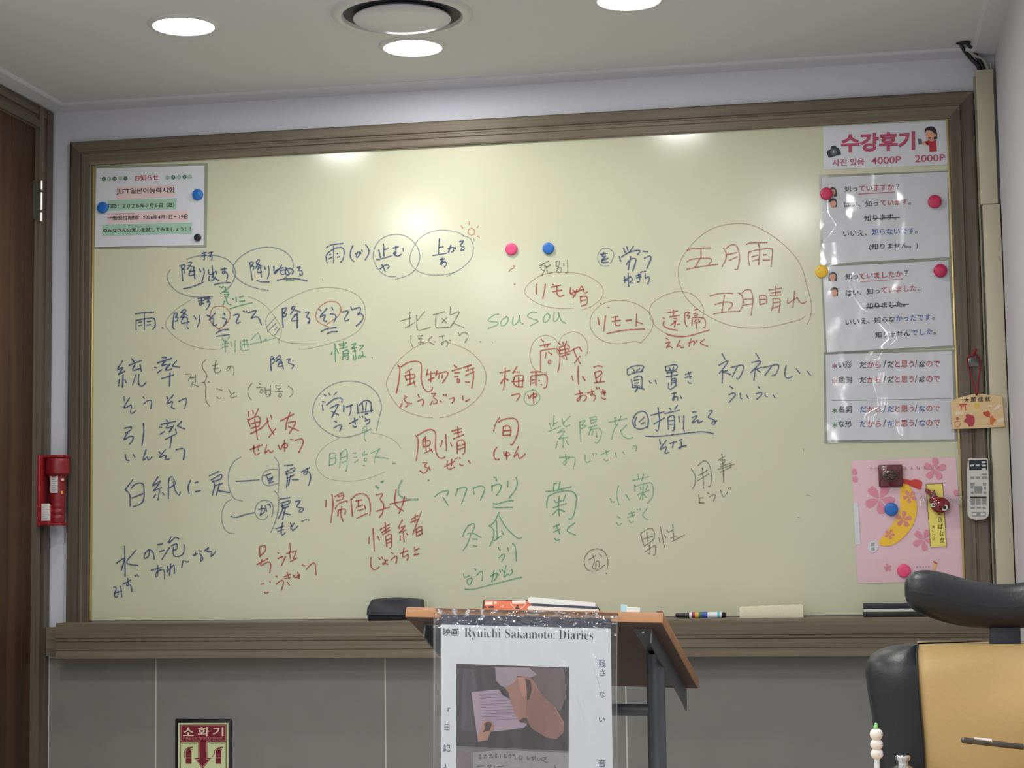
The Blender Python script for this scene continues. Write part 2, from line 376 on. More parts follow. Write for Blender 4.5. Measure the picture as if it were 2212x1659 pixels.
# marker tray: deep stepped ledge under the board
TY, TT, TB = -0.08, 0.9975, 0.909
tr = MB(); x0, x1 = -0.056, XR - 0.002
prof = [(-0.0065, TT), (TY + 0.004, TT), (TY, TT - 0.003), (TY, TT - 0.030), (TY - 0.003, TT - 0.032), (TY - 0.003, TT - 0.036), (TY, TT - 0.038), (TY, TT - 0.044), (TY + 0.003, TT - 0.046), (TY, TT - 0.048), (TY, TT - 0.058), (TY - 0.003, TT - 0.060), (TY - 0.003, TT - 0.065), (TY, TT - 0.067), (TY, TB + 0.002), (TY + 0.003, TB), (-0.0065, TB)]
ra = [Vector((x0, y, z)) for y, z in prof]; rb = [Vector((x1, y, z)) for y, z in prof]
tr.grid([ra, rb], False); tr.poly(ra); tr.poly(rb); tr.poly([ra[0], ra[-1], rb[-1], rb[0]])
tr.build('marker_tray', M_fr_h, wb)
MB().box(XL + 0.0115, x0, -0.034, -0.0065, TB + 0.006, TT - 0.012).build('tray_end_block', M_fr_h, wb)

# ---------------------------------------------------------------- handwriting on the board
CR = dict(A=(340, 480, 5.925), B=(680, 460, 5.821), C=(560, 600, 7.373), D=(840, 640, 5.53), E=(1080, 480, 5.53), F=(1440, 470, 6.144),
          G=(230, 740, 5.027), H=(230, 960, 4.706), I=(520, 860, 5.821), J=(530, 1020, 5.53), K=(830, 880, 6.144), L=(930, 1000, 5.395),
          N=(1060, 760, 6.506), O=(1330, 740, 5.027), P=(1240, 960, 5.53), X=(0, 0, 1))
INK = dict(blue=ink('blue_marker', (66, 86, 132), 0.86), bluef=ink('blue_marker_faint', (112, 132, 152), 0.55), red=ink('red_marker', (184, 78, 70), 0.84),
           redf=ink('red_marker_faint', (190, 106, 90), 0.64), green=ink('green_marker', (80, 164, 126), 0.72), greenf=ink('green_marker_faint', (118, 182, 148), 0.55),
           grey=ink('grey_marker', (118, 120, 98), 0.66), ring=ink('ring_marker', (150, 152, 128), 0.42), brown=ink('brown_ring_marker', (176, 134, 104), 0.46), orange=ink('orange_marker', (218, 138, 106), 0.5))
W = [  # name, crop, ink, width in picture pixels, strokes
('blue_writing','A','blue',2.7,"570,398 625,388;575,430 620,420;598,385 605,470 595,480;650,395 705,382;685,380 690,430 670,440 672,420 700,425 695,485"),
('blue_writing','A','blue',2.7,"285,560 345,545 350,570 320,600;320,600 350,605 345,650;310,570 325,750;400,515 440,515 385,600;395,555 470,575;410,630 480,625;430,600 405,680 480,670;465,590 480,720;540,600 555,635;590,590 600,650 570,760;700,555 715,700;655,610 660,660 700,665 750,625 755,660;665,690 660,745 700,750 740,700;700,700 790,745;815,605 885,590;860,585 865,640 840,660 835,630 870,630 900,680 885,755;335,850 450,825 585,770;730,800 800,780 930,772"),
('pen_ring','A','bluef',2.6,"375,475 480,440 620,425 760,430 880,470 960,540 1000,640 985,720 935,810 860,895;165,610 130,670 130,730 170,810 260,890 380,940 500,958 705,955"),
('pen_ring','A','bluef',2.6,"1420,875 1290,850 1150,805 1040,735 975,650 970,580 1010,500 1110,410 1250,345 1400,320 1540,335 1650,390 1720,470 1740,570 1700,650 1620,720"),
('blue_writing','A','blue',2.7,"1180,515 1230,515 1205,560;1205,560 1235,570 1225,610;1185,530 1215,740;1265,520 1285,480 1310,490 1255,590;1270,530 1335,560;1290,590 1325,580;1300,560 1280,640 1335,635;1320,570 1330,705;1370,570 1380,600;1420,560 1430,640 1410,720;1275,745 1320,760 1430,765;1490,565 1500,660 1545,600 1500,640;1520,620 1560,600;1590,550 1565,590 1610,580;1580,610 1585,665 1635,655 1630,610 1585,620;1640,580 1690,660 1650,670 1640,610 1700,590 1740,620 1725,660;1790,580 1835,565 1800,620 1850,620 1855,670 1825,675 1825,655;1535,740 1640,725 1770,722 1915,750"),
('green_writing','A','green',2.6,"800,825 830,840;840,820 880,850 810,915;850,900 910,895 900,950 860,950;860,925 905,920;840,1060 860,1010;880,970 900,1040 940,1055;960,980 975,990;1005,965 1010,1020;1050,960 1100,945;1050,1015 1120,1005;930,1105 1100,1055 1210,1030;1650,745 1690,742 1745,745"),
('blue_writing','A','blue',2.7,"520,975 670,955;525,1010 590,1000;560,965 570,1050 540,1055 545,1030 590,1040;600,985 680,975;650,960 655,1020 635,1025 640,1005 670,1020 665,1060 625,1120"),
('blue_writing','A','blue',2.8,"205,1165 260,1165 235,1215;235,1215 265,1220 255,1260 225,1265;215,1180 195,1330 215,1365;305,1150 335,1120 365,1130 295,1220;300,1150 385,1190;315,1215 375,1215;340,1200 305,1290 405,1275;385,1225 380,1340 395,1360;470,1200 495,1240;540,1190 535,1280 510,1340;635,1190 670,1205;740,1165 660,1250 720,1225 710,1320 760,1310;850,1165 865,1185;835,1225 880,1240 885,1265 850,1325;755,1420 810,1385 905,1370;760,1460 920,1435;975,1190 1045,1180 1010,1270 1020,1295 1060,1280;1100,1135 1115,1145;1135,1140 1145,1145;1160,1160 1265,1130 1200,1225;1200,1225 1280,1210 1310,1250 1330,1310"),
('pen_ring','A','redf',2.4,"780,1365 690,1280 675,1200 700,1110 770,1075 860,1085 920,1140 930,1210 890,1290 790,1370"),
('pen_ring','A','ring',2.0,"830,1620 700,1628 540,1610 380,1560 240,1480 140,1380 105,1310 140,1220 250,1110 420,1000;1160,950 1300,1010 1420,1110 1540,1270 1585,1360 1580,1450 1550,1510 1560,1545"),
('blue_writing','A','bluef',2.4,"1515,1215 1395,1345;1520,1290 1410,1400;1530,1340 1505,1375;1560,1365 1500,1450"),
('green_writing','A','greenf',2.6,"830,1485 865,1540;920,1470 880,1530;830,1560 910,1545;830,1600 900,1590;870,1500 870,1659;940,1530 945,1590;995,1510 995,1659;1065,1525 1075,1640 1165,1630;1090,1520 1150,1510;1110,1500 1110,1600;1090,1570 1170,1560;1140,1500 1160,1600;1205,1500 1270,1430 1300,1430 1330,1540;1375,1500 1395,1495;1190,1560 1330,1530 1520,1480"),
('blue_writing','X','blue',2.7,"293,678 312,675 332,674;312,676 312,712;294,692 294,712;294,692 316,688 333,688 335,705 330,711;300,696 306,695;300,703 306,702;318,695 325,694;318,702 325,701;350,708 352,709"),
('pen_ring','C','ring',2.1,"920,1050 700,1050 450,1030 300,970 170,880 120,800 105,680 150,580 300,450 500,320 750,210 950,165 1150,155 1350,185 1550,270 1660,400 1695,550 1680,680 1600,820 1450,930 1250,1010 1000,1080 750,1135 630,1135"),
('blue_writing','C','blue',2.8,"370,490 440,480 380,570;380,560 430,570 420,610 380,620;365,500 380,795;520,470 575,460 500,580;510,490 655,545;560,590 610,590;590,580 510,680 615,675;605,560 605,800;740,550 795,545 750,620 800,650 800,710 775,720 785,695;950,500 985,525;1075,490 965,625 1050,590 1025,680 1075,690;1155,470 1175,510;1130,575 1185,575 1225,620 1190,705;985,855 1070,815 1225,790;1080,890 1150,860 1245,855;1320,545 1420,530 1360,650 1380,685 1430,665;1460,465 1470,500;1480,510 1600,470 1610,520 1580,590 1570,565 1620,570 1660,620 1620,700 1545,765"),
('pen_ring','C','redf',2.4,"1110,790 940,700 900,600 940,490 1050,400 1150,375 1250,400 1300,480 1290,560 1220,640 1080,740"),
('green_writing','C','green',2.5,"1160,1180 1150,1220;1205,1050 1215,1340;1230,1130 1260,1200;1270,1060 1390,1035;1290,1080 1370,1070;1280,1130 1400,1100;1340,1010 1340,1120;1335,1170 1330,1300;1335,1175 1415,1150 1415,1300 1395,1300;1345,1210 1405,1200;1345,1245 1405,1235;1465,1070 1545,1040 1480,1120;1480,1120 1550,1110;1490,1170 1540,1160;1515,1120 1540,1290 1510,1310 1500,1240;1600,1085 1660,1075 1600,1150;1640,1170 1650,1240 1580,1285 1590,1240 1690,1255;1795,1268 1800,1272"),
('blue_writing','C','blue',2.6,"190,1255 240,1265 200,1300;200,1300 250,1310 210,1370;180,1280 190,1475;270,1280 320,1235 335,1270 270,1330;290,1300 350,1310;310,1370 370,1350;330,1330 300,1410 370,1400;350,1320 385,1450;440,1300 500,1290 460,1350 550,1390 520,1440"),
('blue_writing','B','blue',2.5,"145,435 210,400 355,382;237,410 237,625;165,505 140,550 155,630;165,500 250,445 340,435 370,480 355,580 325,620;185,525 200,520;180,575 215,555;280,510 290,508;285,555 315,545;480,410 450,480 450,560 490,608;640,400 675,450 675,520 630,588;510,515 560,490 560,530 530,560;535,490 520,550;575,490 580,510;590,465 600,480"),
('blue_writing','B','blue',2.6,"805,465 825,560;865,390 870,540;870,460 925,450;780,590 960,540;985,440 1050,425;1020,415 1015,500 990,515 1000,490 1025,500 1000,530 1050,540 1085,520;1110,445 1112,480;820,700 900,650 935,670 915,695;855,660 860,675;845,650 885,735"),
('pen_ring','B','bluef',2.2,"1020,798 940,800 850,760 780,680 735,560 750,450 810,350 920,285 1040,270 1160,300 1270,400 1315,500 1315,590 1270,700 1180,780 1015,835"),
('pen_ring','B','bluef',2.0,"1885,290 1780,240 1620,215 1470,235 1330,310 1240,430 1195,560 1210,640 1280,720 1400,770 1540,780 1660,770 1780,735 1900,650 1970,560 1995,450 1980,370 1940,310 1865,290;1660,798 1770,740"),
('blue_writing','B','blue',2.6,"1565,325 1555,510;1560,430 1615,425;1485,535 1655,505;1675,450 1740,430 1745,470 1720,490;1710,405 1680,495;1760,430 1770,450;1820,360 1870,350 1830,410 1880,430 1870,465 1835,470 1845,450;1575,585 1630,575;1600,565 1600,640 1580,645 1590,615 1650,620 1655,650 1630,680"),
('sun_sketch','B','orange',2.6,"1970,190 1935,210 1928,250 1965,280 2005,260 2010,220 1970,190;1945,105 1943,145;2055,165 2040,185;1840,165 1860,190;2045,290 2070,308;1998,320 1998,352"),
('grey_writing','B','grey',2.3,"1075,1358 1210,1320;1197,1245 1190,1430;1140,1445 1260,1375;1380,1240 1290,1350;1280,1285 1285,1440 1310,1475 1450,1440;1490,1280 1630,1240;1525,1265 1520,1430 1560,1442 1680,1440;1600,1380 1660,1315;1600,1325 1655,1380;1705,1180 1700,1280;1715,1280 1800,1240 1810,1265 1700,1445;1740,1385 1875,1440"),
('grey_writing','D','grey',2.3,"265,470 265,560 290,610;345,475 405,465;355,510 400,500;380,470 380,560 355,570 360,545 410,550;515,480 470,530 540,578;600,480 665,470;640,470 650,560 635,580 630,560 690,530 705,560 690,600;725,520 735,530;830,435 835,450;840,470 890,430 940,450 945,490 910,550;1085,540 1092,545"),
('green_writing','D','greenf',2.8,"1310,215 1260,220 1185,290 1300,310 1285,345 1185,385;1400,245 1345,290 1340,350 1390,340 1430,270 1400,240;1485,245 1475,320 1495,345 1545,300 1560,230;1560,230 1570,310 1605,330;1770,195 1700,190 1660,245 1775,290 1770,310 1690,350;1890,205 1850,250 1850,310 1890,300 1925,240 1895,200;1975,190 1965,280 1985,300 2030,250 2025,195;2025,195 2060,290 2110,320"),
('red_writing','D','red',2.7,"105,820 130,860 120,1000 90,1155;145,840 230,790 320,775 380,795 390,870 385,980 410,1080 460,1140 510,1120 520,1090;270,865 200,910;195,950 210,1000;200,945 300,930 305,970 205,995;250,900 255,1050;220,1060 300,1030;295,1010 315,1075;465,870 445,950;455,930 550,915;500,900 500,1020;470,1000 540,970;575,890 560,950;560,930 690,900 700,940 640,1035;600,940 595,980;640,940 635,975;780,825 810,850;755,890 870,855;785,915 840,910;785,960 825,955;820,985 840,990 835,1030 820,1030 818,990;890,850 985,820;940,830 945,885;920,890 1015,855;915,945 1015,900;1000,870 1010,960 990,1095;915,1020 960,1025"),
('pen_ring','D','brown',2.0,"520,1450 400,1440 250,1395 140,1340 60,1250 0,1150 -30,1040 10,930 100,790 250,650 420,560 560,540;690,550 830,590 980,670 1090,780 1150,890 1160,1000 1120,1140 1010,1270 860,1370 700,1435 610,1450"),
('red_writing','D','red',2.7,"180,1190 215,1200 180,1230 230,1290 200,1320;160,1275 135,1325;240,1275 270,1280;350,1175 360,1205;345,1255 400,1230 415,1255 400,1305;510,1165 560,1160 530,1200 580,1250 560,1280 530,1280;520,1250 495,1295;610,1250 630,1260;650,1175 660,1180;680,1170 685,1190;730,1225 775,1210 780,1235 755,1275;880,1190 885,1235;915,1255 965,1230"),
('red_writing','D','red',2.6,"1325,915 1445,885;1390,855 1385,960 1370,1115;1390,960 1335,1040;1395,985 1425,1000;1530,835 1480,920;1490,900 1560,905;1500,975 1475,1020;1510,950 1600,945 1600,1000 1590,1080;1500,960 1490,1040 1540,1080 1600,1080;1470,1020 1610,1005;1550,970 1550,1075;1690,905 1815,900;1755,905 1755,1065;1695,960 1690,1060;1700,950 1830,935 1880,940 1890,1000 1880,1080 1850,1095;1710,1000 1735,995;1710,1035 1735,1030;1790,1005 1800,1005;1815,1055 1825,1055;1465,1185 1530,1165 1570,1175 1525,1250;1660,1180 1680,1220 1700,1180 1760,1165 1770,1185 1720,1215;1725,1150 1730,1275"),
('pen_ring','D','greenf',2.3,"1720,1120 1650,1140 1615,1210 1640,1280 1720,1300 1790,1250 1800,1190 1760,1130 1710,1115"),
('red_writing','E','red',2.6,"490,1395 520,1425;480,1475 605,1450;530,1465 535,1490;575,1455 560,1490;485,1545 485,1765;485,1545 500,1530 650,1510 700,1530 715,1600 710,1700 690,1790;550,1560 540,1620;580,1550 620,1580;585,1650 610,1655 600,1690 575,1680 585,1650;705,1445 720,1465;750,1430 755,1455;795,1420 780,1460;710,1490 715,1570;720,1490 800,1465 830,1490 810,1545;720,1530 810,1510;730,1570 800,1555;740,1600 830,1570;770,1480 795,1640;830,1545 935,1490;880,1510 900,1580 960,1690;955,1600 890,1680;945,1490 975,1540"),
('pen_ring','E','brown',1.9,"700,1450 640,1380 540,1350 450,1385 390,1450 360,1560 365,1650 400,1740 450,1780 560,1805;700,1450 740,1370 820,1320 890,1310 970,1340 1030,1410 1050,1500 1040,1570 1020,1590;690,1460 680,1540 720,1600 810,1645"),
('grey_writing','E','grey',2.2,"470,520 580,465;520,490 480,545;520,525 550,520 500,640;490,560 520,575;600,510 560,540;555,530 565,590 590,610 625,600;670,470 675,530;670,470 710,465 700,520 675,525;680,550 730,545 725,595 690,600;700,530 675,590;760,490 765,520;805,455 808,600 785,605"),
('red_writing','E','red',2.6,"440,740 435,855;540,740 530,820 510,910;610,775 725,750;630,740 640,750;630,830 740,810;680,760 680,850 710,885 765,870;845,780 840,850 890,870;870,810 905,850 870,900;840,850 920,830;920,800 910,830;975,760 930,830;940,820 1000,800;985,770 1010,845 1045,830;960,890 965,960;960,890 1030,885 1045,930 1030,980 970,1000;965,940 1020,925"),
('pen_ring','E','brown',1.8,"880,1025 700,1030 530,1000 400,940 310,870 300,800 360,720 480,640 640,600 800,600 980,620 1120,680 1210,760 1235,840 1200,920 1100,1000 980,1050"),
('red_writing','E','red',2.6,"1170,1140 1185,1225;1260,1120 1240,1300;1340,1135 1410,1125;1340,1185 1435,1170;1380,1130 1375,1210 1400,1235 1435,1225;1505,1175 1570,1165;1630,1100 1625,1240;1630,1190 1695,1210;1280,1330 1480,1290 1725,1275"),
('pen_ring','E','brown',2.0,"1680,1440 1600,1425 1440,1450 1300,1440 1180,1390 1100,1300 1075,1200 1110,1080 1220,980 1350,940 1500,940 1640,980 1760,1060 1820,1150 1830,1220 1790,1320 1690,1435"),
('pen_ring','E','bluef',2.3,"1320,490 1360,400 1340,340 1270,310 1210,325 1170,390 1175,470 1220,520 1300,520"),
('blue_writing','E','blue',2.7,"1200,385 1280,370;1240,360 1220,410 1265,405 1210,455 1290,430;1230,440 1215,480 1290,475;1475,310 1495,360;1515,295 1525,330;1595,285 1545,360;1425,410 1440,465;1450,415 1550,355 1660,335 1670,350 1645,385;1510,505 1560,440 1620,435 1615,490 1585,580;1560,410 1530,570;1705,345 1765,355;1725,430 1790,400 1800,440 1755,550;1485,650 1490,720;1530,610 1535,765;1480,700 1520,690;1495,690 1560,650 1580,690 1545,720 1590,725;1625,640 1680,625;1630,665 1685,650;1655,615 1670,690;1640,715 1665,710;1680,600 1700,590;1720,590 1740,585;1735,615 1735,660;1735,670 1775,650 1785,680 1765,735"),
('red_mark','E','redf',2.4,"155,520 175,525;110,585 130,560 170,545;170,740 180,742;1200,968 1206,972;1290,1015 1302,1020"),
('red_writing','E','red',2.4,"1945,1140 1965,1150;2005,1080 2120,1060;2070,1045 2070,1110;2030,1130 2145,1110;2075,1150 2110,1150 2105,1180 2075,1180;2090,1190 2040,1230;2095,1190 2085,1250;2120,1220 2145,1215;1960,1180 1950,1230 2010,1270 2120,1290;1985,1385 2005,1395;1980,1445 2030,1430 1985,1500 2020,1480 2060,1500;2150,1415 2110,1490 2150,1470 2165,1500 2190,1490"),
('red_writing','F','red',2.4,"240,1270 245,1400 270,1445;250,1260 300,1255 270,1300;270,1300 310,1310 280,1340;360,1225 415,1215;360,1275 405,1270 405,1300 370,1300;340,1340 335,1430;350,1325 480,1330 510,1360 510,1450 490,1460;390,1350 370,1380;420,1350 440,1390;370,1400 440,1380;400,1390 395,1470;0,1545 100,1575 220,1580 350,1555 565,1490"),
('red_writing','X','red',2.4,"1487,741 1500,737 1498,746;1493,732 1488,748;1503,735 1506,739;1522,733 1513,741 1529,748"),
('pen_ring','F','brown',1.9,"0,1025 100,990 220,985 340,1020 440,1110 490,1220 480,1310 440,1380"),
('pen_ring','E','brown',1.8,"2000,865 1950,880 1830,960 1790,1040 1795,1130 1850,1230 1950,1310 2080,1350 2212,1360"),
('red_writing','F','redf',2.9,"275,440 330,415 580,400;455,410 455,540;270,585 350,550 560,540 600,570 560,620;440,550 375,660;270,685 370,665 520,640 680,620;755,405 785,460 785,550 735,650;790,410 850,365 920,370 960,460 965,570 940,680 905,690;805,490 935,465;830,570 935,520;1060,355 1120,335 1335,330;1215,340 1235,430 1220,625;1085,465 1085,560 1100,635;1090,460 1200,430 1380,410 1405,450 1395,560 1385,650;1130,520 1210,500;1145,575 1215,555;1285,495 1320,492;1280,565 1365,562"),
('red_writing','F','redf',2.8,"575,1040 720,1005 880,1005;765,1035 735,1240;640,1155 760,1120 860,1130 870,1170 820,1225;625,1280 800,1250 970,1245;945,1000 990,1020 1015,1100 1000,1190 960,1245;1000,1000 1050,960 1110,960 1140,1030 1140,1150 1120,1295;1030,1085 1130,1080;1020,1165 1130,1145;1230,1040 1240,1160;1230,1040 1320,1040 1325,1140;1240,1090 1310,1085;1240,1155 1300,1140;1360,960 1525,935;1445,915 1445,1030;1380,1000 1510,985;1375,1030 1520,1025;1410,1080 1410,1170 1390,1230;1415,1075 1500,1080 1505,1150 1490,1260;1420,1130 1500,1120;1420,1200 1500,1170;1610,1070 1605,1140 1640,1120 1730,1060;1700,975 1690,1080 1675,1195;1730,1060 1760,1110 1800,1140 1855,1115"),
('pen_ring','F','brown',2.0,"1840,1300 1780,1350 1600,1400 1380,1450 1150,1468 930,1450 720,1390 540,1300 380,1190 250,1050 180,900 155,750 175,600 260,450 400,290 560,170 740,105 940,80 1130,100 1320,190 1520,330 1690,500 1800,680 1860,900 1910,1080 1925,1220 1900,1340 1860,1420"),
('blue_writing','G','blue',2.8,"175,200 120,290 180,270 130,345;130,345 200,310;180,350 175,485;140,400 130,470;200,400 215,435;275,175 300,210;245,245 380,195;310,240 285,300 370,280;365,240 380,310;320,350 285,460;350,345 350,450 390,470 430,430;605,160 650,162;555,220 710,170;640,200 600,250 660,240 640,300;690,230 650,300 710,285;525,268 545,272;555,325 600,295;760,200 720,245;720,255 795,268;600,390 730,350;690,330 685,470"),
('grey_writing','G','grey',2.2,"860,345 920,345 890,410;910,385 970,375;965,350 965,430;940,420 920,485;950,455 995,475;1085,185 1045,220 1045,280 1085,340 1085,390 1060,430 1040,432;1060,430 1080,480 1075,560 1085,640 1120,690;1105,428 1118,430;1190,195 1175,290 1185,330 1230,320 1240,300;1150,250 1210,235;1160,285 1220,275;1350,260 1330,300 1305,300 1320,265 1365,255 1385,290 1380,350;1195,500 1255,520;1200,590 1215,605 1245,600;1330,510 1350,555;1395,540 1345,575 1360,600 1415,580"),
('grey_writing','G','grey',2.2,"1580,440 1540,500 1540,570 1575,625;1655,440 1680,460;1630,490 1700,485;1680,510 1665,540 1690,545 1700,520 1680,510;1720,490 1730,560;1780,470 1780,570;1730,520 1780,510;1740,560 1735,585 1770,580 1765,560 1740,560;1840,465 1890,460;1840,465 1845,500 1890,495;1870,500 1870,530;1830,535 1910,530;1880,555 1865,585 1895,590 1900,560 1880,555;1975,470 2020,510 2020,560 1990,590"),
('blue_writing','G','blue',2.6,"190,590 195,630;250,600 190,710 270,680 260,760 285,765 315,740;400,590 410,605;405,665 450,630 485,630 490,660 480,720;655,585 665,610;725,570 655,660 720,640 705,700 740,720;785,640 840,610 870,615 850,715"),
('blue_writing','G','blue',2.8,"195,930 270,915 260,950 210,980;230,980 190,1055 250,1020 290,1020 280,1070 250,1100;400,880 405,980 385,1115;650,840 665,855;590,890 750,855;675,870 650,930 710,910 680,970;730,900 690,970;750,940 760,980;575,918 600,920;580,995 630,965;815,855 775,900;770,905 850,938;640,1050 760,990;710,1010 690,1140;205,1215 215,1270 245,1280;290,1215 310,1245;430,1165 395,1280 440,1240 455,1275 495,1240;570,1185 585,1200;640,1165 575,1245 645,1220 640,1265 680,1265;755,1165 820,1150 850,1170 835,1270"),
('red_writing','G','red',2.8,"1540,750 1545,800;1590,740 1595,770;1650,720 1610,800;1530,830 1560,910;1540,840 1640,800 1670,830 1660,890;1570,880 1660,860;1570,930 1660,905;1565,990 1680,930;1610,830 1640,1050;1680,930 1760,850;1745,820 1760,900 1820,1000;1840,930 1765,1025;1785,790 1795,830;1890,850 2035,775;1995,760 1960,850 1945,945;1975,870 2050,855 2045,890 1985,985;1975,910 2085,955;1560,1160 1690,1110;1600,1120 1600,1180 1625,1220 1660,1200;1655,1105 1650,1170;1740,1110 1720,1200 1760,1165 1780,1195 1810,1175;1865,1110 1890,1160 1920,1100 1965,1100 1960,1140 1925,1140;1930,1060 1935,1180;2000,1050 2025,1055;2050,1060 2120,1045 2135,1090 2090,1190"),
('blue_writing','H','blue',2.7,"270,355 190,460;190,460 235,510 240,625;255,440 300,400 360,395 380,440 370,580 270,635;260,545 370,500;525,330 470,420 550,370 480,470;480,470 560,440;540,460 525,565;500,510 480,540;570,490 585,510;670,330 635,350 630,550;640,440 700,400 680,350;680,380 700,470 740,515 750,485;855,365 830,430 840,500;900,390 930,380;905,480 955,470;1045,320 1140,275;1065,360 1165,305 1160,350 1075,380;1085,370 1100,420 1075,515;1100,420 1180,395;1150,400 1115,515;1140,470 1250,490"),
('pen_ring','H','bluef',2.4,"1365,130 1300,170 1250,260 1240,370 1255,470 1300,550 1380,575;1265,560 1210,600 1175,690 1175,780 1200,860 1250,900 1300,908;1740,255 1660,255 1600,290 1580,350 1600,400 1650,420 1745,395;1705,130 1745,180 1755,290 1750,400 1745,490;1710,475 1745,520 1750,620 1735,720 1700,830 1670,895;1640,730 1600,765 1540,750 1510,690 1530,610 1590,570 1660,580 1695,630 1690,700 1680,735"),
('blue_writing','H','blue',2.5,"1320,375 1420,370 1550,358;1600,320 1670,295;1630,310 1640,350 1690,330;1640,370 1690,340 1650,395 1700,375;1265,730 1320,740 1420,710 1500,695;1545,660 1610,650 1600,690 1560,720;1580,620 1565,720;1615,620 1630,680;1640,610 1660,605 1665,640"),
('blue_writing','H','blue',2.6,"1810,215 1890,208;1820,280 1910,235 1905,270 1825,300;1830,290 1840,350 1830,430;1840,340 1905,310;1870,320 1850,415;1890,360 1950,360;1980,280 2065,235;2040,240 2040,290 2010,310 2010,280 2060,280 2075,340 2055,415"),
('blue_writing','H','blue',2.6,"1765,555 1865,540;1770,600 1865,570 1855,600 1780,630;1785,610 1790,660 1745,755;1790,650 1850,630;1820,640 1790,760;1800,695 1870,715;1920,580 1970,575 1935,630 2000,650 1985,685 1955,685 1970,660;1790,795 1775,880 1785,920 1815,900;1725,855 1800,830;1740,885 1800,865;1870,800 1885,835;1910,800 1870,850 1900,870 1890,880 1945,830;1985,780 2035,762;2050,765 2060,772"),
('blue_writing','H','blue',2.7,"185,1035 190,1340;105,1205 180,1160 150,1280;300,1075 205,1200 320,1230;435,1070 430,1130 390,1160 385,1120 430,1070 475,1100 485,1165;520,1020 570,1010;540,1090 585,1075;640,1050 565,1165;655,940 630,1000;640,1000 700,945 735,960;660,1030 715,1010 715,1060 670,1080;680,1050 680,1120 720,1140 780,1110 790,1020;455,1280 560,1250;520,1230 520,1330 500,1345 510,1300 570,1270 590,1300 590,1365;620,1240 615,1300;655,1215 640,1330;620,1290 680,1230 690,1250 690,1310;780,1180 765,1250;800,1185 805,1188;815,1195 835,1190;880,1130 920,1110;905,1095 900,1130;945,1080 965,1085;950,1110 980,1160 960,1190 960,1150;1000,1080 1040,1045 1020,1090 1070,1090 1060,1140 1110,1090;75,1450 100,1460 80,1540 110,1550 120,1500;80,1510 155,1490;145,1440 155,1550;170,1420 245,1380;215,1360 225,1430 205,1435 215,1415 250,1440 260,1495;290,1330 295,1340;310,1325 325,1340"),
('red_writing','H','red',2.6,"1555,1050 1560,1140;1555,1040 1610,1030 1615,1080 1560,1135;1530,1220 1640,1160;1580,1170 1570,1230 1640,1195 1670,1215 1660,1305;1740,1100 1750,1105;1740,1160 1790,1140;1820,1140 1780,1230;1865,1005 1870,1090;1830,1110 1930,1080;1860,1090 1870,1160;1930,1090 1900,1160;1870,1190 1935,1155;1575,1420 1600,1415;1660,1395 1665,1400;1605,1500 1620,1515 1645,1500;1720,1340 1735,1345;1725,1420 1780,1380 1800,1400 1780,1480;1805,1345 1870,1320;1810,1365 1870,1350;1835,1300 1860,1365;1840,1400 1860,1430;1905,1330 1915,1355 1965,1320 1955,1350 1930,1350;1945,1300 1960,1365;1990,1225 2015,1235;2030,1270 2090,1210 2120,1215 2130,1325"),
('blue_writing','I','blue',2.7,"1030,40 1060,50;1050,-45 1070,-30;1110,-60 1125,-40;1210,-75 1170,-40;1025,90 1035,150;1080,85 1180,10 1270,0 1270,50;1125,125 1225,75 1220,100 1145,240;1140,165 1230,210;1295,90 1295,170;1330,110 1405,85;1380,90 1385,150 1365,215;1465,75 1475,180;1490,90 1560,30 1630,45 1640,100 1640,170;1530,70 1540,150;1580,55 1570,150;1465,190 1660,155;1180,290 1205,300;1170,375 1230,340 1270,345 1245,415;1370,320 1470,265;1430,250 1440,330;1410,345 1430,365 1455,355;1495,230 1500,240;1530,225 1535,235;1565,200 1600,195;1565,250 1590,280;1560,285 1620,265 1620,300 1580,330"),
('pen_ring','I','bluef',2.4,"1635,390 1500,450 1300,495 1150,460 1000,360 920,250 905,150 950,10 1048,-105 1193,-186 1380,-215 1572,-175 1706,-70 1758,47 1770,130 1740,250 1705,405"),
('green_writing','I','greenf',2.6,"1530,430 1550,360 1580,360 1585,410;1560,400 1555,500 1575,545;1120,700 1115,850;1120,700 1180,690 1195,740 1185,820 1120,840;1130,760 1190,750;1260,690 1245,870;1260,690 1320,645 1340,700 1335,880 1320,920;1270,750 1330,730;1270,810 1330,790;1415,690 1450,690;1425,745 1460,740;1430,810 1480,775;1560,670 1525,715 1590,705;1555,760 1580,755 1575,790 1550,785 1555,760;1540,845 1560,850;1640,690 1755,640;1745,630 1690,740 1680,810;1710,740 1850,760;1910,820 1945,820"),
('pen_ring','I','ring',1.5,"1230,510 1080,590 980,700 945,800 970,900 1060,990 1200,1035 1400,1045 1600,1010 1810,930;1640,435 1800,470 1940,540 2020,640"),
('red_writing','J','red',2.7,"965,335 960,410;1035,265 1045,400 1020,600;1070,290 1150,250 1175,260 1160,320 1090,340;1110,290 1160,275;1075,435 1110,380 1210,340 1215,360;1110,450 1105,520;1120,450 1190,440 1190,500;1150,410 1140,500 1165,585;1260,320 1280,525;1265,330 1330,265 1430,265 1480,330 1495,440 1485,515;1320,345 1390,330;1350,340 1350,410;1325,420 1400,390;1340,460 1410,440;1425,400 1435,440;1330,550 1460,490;1565,270 1640,260 1610,320 1650,380 1640,480 1600,540;1570,465 1720,415;1800,210 1790,380 1890,465;1900,290 1880,380 1835,490;1725,380 1960,330"),
('green_mark','J','greenf',4.6,"1870,100 1835,170 1830,250 1870,300 1960,325 2060,325;1560,165 1590,190;1625,120 1645,108"),
